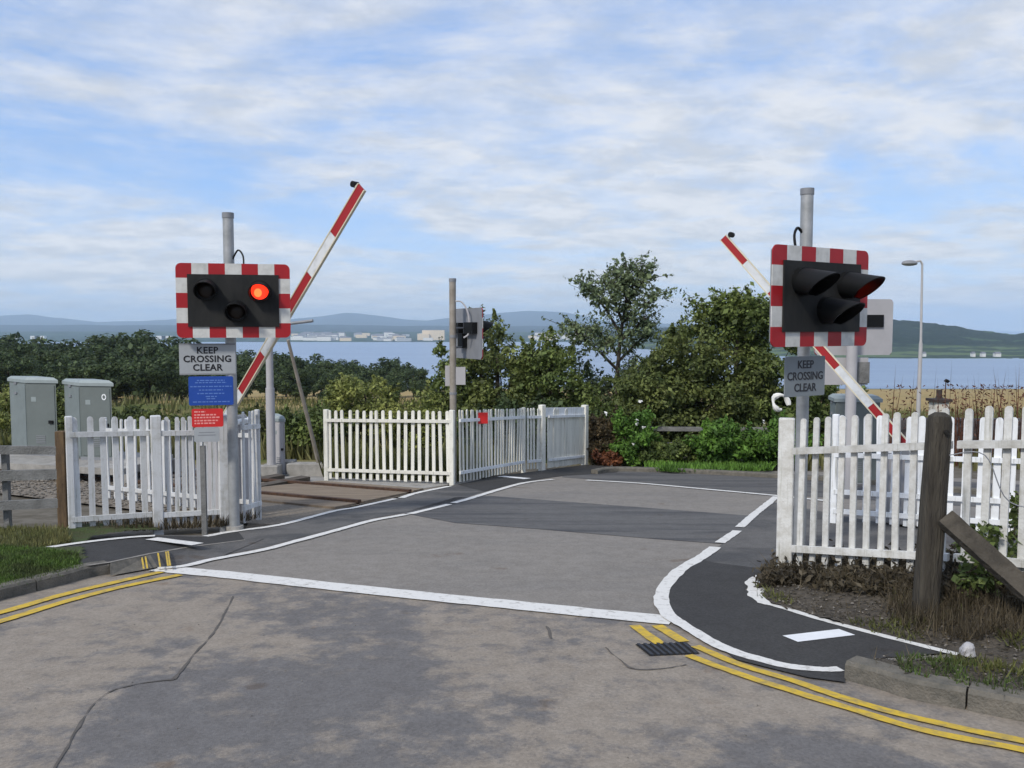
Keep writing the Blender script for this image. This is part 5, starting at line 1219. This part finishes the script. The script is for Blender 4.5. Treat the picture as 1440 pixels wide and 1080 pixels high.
# brambles along the far kerb
bush('bramble', 1035, 18.75, 596, 120, 'bright green bramble clump in front of the big bush', 'leaf_bright', 11000, .05, seed=51, depth=.55, ncl=40, rmin=.16, rmax=.3, trunk=.02)
bush('bramble', 1105, 18.5, 600, 90, 'bright green bramble behind the broad white corner post', 'leaf_bright', 6500, .05, seed=52, depth=.55, ncl=30, rmin=.16, rmax=.3, trunk=.02)
bush('bramble', 950, 19.15, 622, 90, 'low bramble growing through the grey rail fence', 'leaf_mid', 5500, .045, seed=53, depth=.4, ncl=30, rmin=.14, rmax=.26, trunk=.02)
bush('weeds', 893, 19.5, 575, 60, 'fresh green climbing weeds with small white flowers beside the big bush', 'leaf_bright', 5000, .045, seed=54, depth=.6, ncl=26, rmin=.14, rmax=.28, trunk=.02)
bush('weeds', 852, 20.0, 580, 62, 'dry brown tangle of weeds right of the white boarded gate', 'leaf_dry', 5500, .04, seed=55, depth=.6, ncl=26, rmin=.14, rmax=.28, trunk=.02)
bush('weeds', 852, 19.3, 634, 44, 'low rust-orange dead weeds at the kerb beside the white litter', 'rust_leaf', 1600, .04, seed=56, depth=.4, ncl=14, rmin=.08, rmax=.16, trunk=.0)
rng = np.random.default_rng(90); random.seed(90)
fl = []
for _ in range(9):
    p = deep(random.choice([random.gauss(896, 10), random.gauss(885, 14), random.gauss(1072, 30)]), random.uniform(560, 640), 18.75 + random.uniform(-.1, .4)); fl.append(p)
n = len(fl)
C = np.array([tuple(p) for p in fl for _ in range(5)]); k = len(C); tag(quads('bindweed_flowers', C + rng.normal(size=(k, 3)) * .015, unit(k) * .035, unit(k) * .03, 'petal'), None, None, None, 'stuff')
q = deep(1098, 570, 17.9); mb = MB(); n = 18
mb.tube([q + Vector((.17 * math.cos(a) * (1 - .1 * a / 6), .03 * math.sin(3 * a), .19 * math.sin(a) + .02 * a)) for a in [i / n * 5.2 for i in range(n)]], [.045 + .02 * math.sin(i) for i in range(n)], n=8)
tag(mb.build('coiled_strip', 'petal', None, smooth=True, loc=q), 'white curled strip caught in the dark bush above the broad white corner post', 'scrap')
# kerb-side grass beyond the crossing
pg = PL([(912, 664), (950, 667), (1010, 667), (1085, 665), (1085, 657), (900, 652)]); pts = [(x, y, -SL * y + .04) for x, y in scatter(pg, 5200, .5)]
tag(blades('kerb_grass', pts, .15, .02, 'leaf_bright', .9), None, None, None, 'stuff')
# near left verge turf
pts = [(x, y, -SL * y + lvh(x, y)) for x, y in scatter([p for p in lv if p.x > -9], 30000) if y < 9.6 and x > -6.6]
gl = [at(*p, .11) for p in ((-200, 872), (-60, 838), (0, 823), (89, 803), (118, 795), (108, 780), (40, 774), (-60, 768), (-200, 770))]
g1 = [p for p in pts if inpoly(p[0], p[1], gl)]; g1 = [(x + random.gauss(0, .03), y + random.gauss(0, .03), z - .01) for x, y, z in g1 for _ in range(3)]; g1 = [p for p in g1 if not inpoly(p[0], p[1], [at(*q, .11) for q in ((89, 803), (300, 760), (300, 700), (118, 780), (112, 777), (60, 772.5), (60, 775), (110, 779), (118, 795))])]
tag(blades('verge_grass', g1, .048, .006, 'grass', .9), None, None, None, 'stuff')
pts = [(x, y, -SL * y + .08) for x, y in scatter([at(*p, .1) for p in ((-90, 776), (46, 774), (100, 762), (90, 745), (-90, 745))], 6500)]
tag(blades('dry_verge_grass', pts, .10, .007, 'grass_dry', .7), None, None, None, 'stuff')
# dry weeds under the gates
pts = [(x, y, -SL * y + .05) for x, y in scatter(PL([(100, 757), (222, 752), (320, 747), (368, 733), (330, 738), (222, 744), (100, 752)]), 1500)]
tag(blades('fence_foot_weeds', pts, .15, .008, 'stalk', .6), None, None, None, 'stuff')
pts = [(x, y, -SL * y + .02) for x, y in scatter(PL([(455, 672), (640, 679), (700, 668), (700, 660), (560, 665), (455, 662)]), 5200)]
tag(blades('cream_fence_weeds', pts, .5, .022, 'scrub', .5), None, None, None, 'stuff')
# right verge : litter, dry stalks, stones, tufts
def rz(x, y): return -SL * y + rvh(x, y) + .028 * (noise.noise(Vector((x * 3, y * 3, 0))) + .6 * noise.noise(Vector((x * 9, y * 9, 4))))
P_ = [(x, y, rz(x, y) + .012) for x, y in scatter(rv, 22000) if x < 5.5 and y > 3.4]
band = [p for p in P_ if segdist(p[0], p[1], [rp(-.1, 0), rp(3.2, 0)]) < .55 + .35 * noise.noise(Vector((p[0] * 2, p[1] * 2, 0)))]
C = np.array([p for p in P_ if random.random() < .45]); n = len(C)
tag(quads('fallen_leaves', C + rng.normal(size=(n, 3)) * .004, unit(n) * np.array([1, 1, .35]) * .018, unit(n) * np.array([1, 1, .35]) * .010, 'litter'), None, None, None, 'stuff')
C = np.array(band * 4); n = len(C); C = C + rng.normal(size=(n, 3)) * np.array([.03, .03, .03]); C[:, 2] += np.abs(rng.normal(size=n)) * .045
tag(quads('dead_leaf_drift', C, unit(n) * .030, unit(n) * .014, 'litter'), None, None, None, 'stuff')
tag(blades('dead_stalks', [p for p in band if random.random() < .5], .17, .004, 'stalk', 1.3), None, None, None, 'stuff')
pc_ = Vector((2.95, 5.6, 0)); st = [p for p in P_ if math.hypot(p[0] - pc_.x - .1, p[1] - pc_.y) < .5]
tag(blades('dry_tussock', st * 2, .17, .0035, 'stalk', 1.0), None, None, None, 'stuff')
lw = [p for p in P_ if noise.noise(Vector((p[0] * 1.9, p[1] * 1.9, 21))) > .08 and random.random() < .6]; tag(blades('low_weeds', [(a_ + random.gauss(0, .03), b_ + random.gauss(0, .03), c_) for a_, b_, c_ in lw for _ in range(2)], .055, .006, 'scrub', 1.1), None, None, None, 'stuff')
ds = [p for p in P_ if random.random() < .10]; tag(blades('scattered_stalks', ds, .11, .003, 'stalk', 2.2), None, None, None, 'stuff')
gr = [p for p in P_ if segdist(p[0], p[1], rk) < .45 and noise.noise(Vector((p[0] * 2.5, p[1] * 2.5, 8))) > .05]
tag(blades('verge_tufts', gr * 2, .05, .004, 'grass', .8), None, None, None, 'stuff')
for i, (px, py, hh2) in enumerate(((1400, 800, .42), (1436, 770, .6), (1375, 812, .25), (1352, 770, .3))):
    q = at(px, py + 30, .15); q.z = rz(q.x, q.y); cl = [(random.gauss(0, .07), random.gauss(0, .07), random.uniform(.05, hh2), random.uniform(.05, .1)) for _ in range(10)]
    rng = np.random.default_rng(100 + i); plant('weed_plant', q, cl, 500, .028, 'leaf_mid', ['leafy green weed below the slanting brace, left of the tallest weed', 'tallest leafy green weed at the right edge before the fence', 'low green weed at the middle of the slanting brace', 'small weed just right of the thick wooden post'][i], 'weed', trunk=.006, trunk_top=(0, 0, hh2 * .8), crown='leaves')
M['stone'] = mat('gravel_stone', (.20, .18, .155), .9, var=.4, scale=20, island=.4)
def pebbles(name, pts, s0, s1, m):
    V = []; Fc = []
    base_ = [(1, 0, 0), (-1, 0, 0), (0, 1, 0), (0, -1, 0), (0, 0, 1), (0, 0, -1)]; ff = [(0, 2, 4), (2, 1, 4), (1, 3, 4), (3, 0, 4), (2, 0, 5), (1, 2, 5), (3, 1, 5), (0, 3, 5)]
    for p in pts:
        s = random.uniform(s0, s1); a = random.uniform(0, 6.28); o = len(V)
        for v in base_:
            k = s * random.uniform(.7, 1.2); V.append((p[0] + k * (v[0] * math.cos(a) - v[1] * math.sin(a)), p[1] + k * (v[0] * math.sin(a) + v[1] * math.cos(a)), p[2] + k * v[2] * .6))
        Fc += [tuple(i + o for i in f) for f in ff]
    me = bpy.data.meshes.new(name); me.from_pydata(V, [], Fc); me.materials.append(M[m]); o = bpy.data.objects.new(name, me); COL.objects.link(o); o['kind'] = 'stuff'; return o
pebbles('verge_gravel', [p for p in P_ if random.random() < .25], .003, .013, 'stone')
pebbles('road_grit', [(x, y, -SL * y + .004) for x, y in [(random.uniform(-4, 3.5), random.uniform(2.6, 6)) for _ in range(260)]], .002, .006, 'stone')
pebbles('track_ballast', [(p.x, p.y, p.z + .02) for p in [tn(random.uniform(-22, -8.2), random.uniform(6.9, 12.2)) for _ in range(5200)] if (p.dot(U) < -8.3 - max(0, 0))  and (proj(p.x, p.y) or (0, 0))[0] < 330], .02, .045, 'stone')
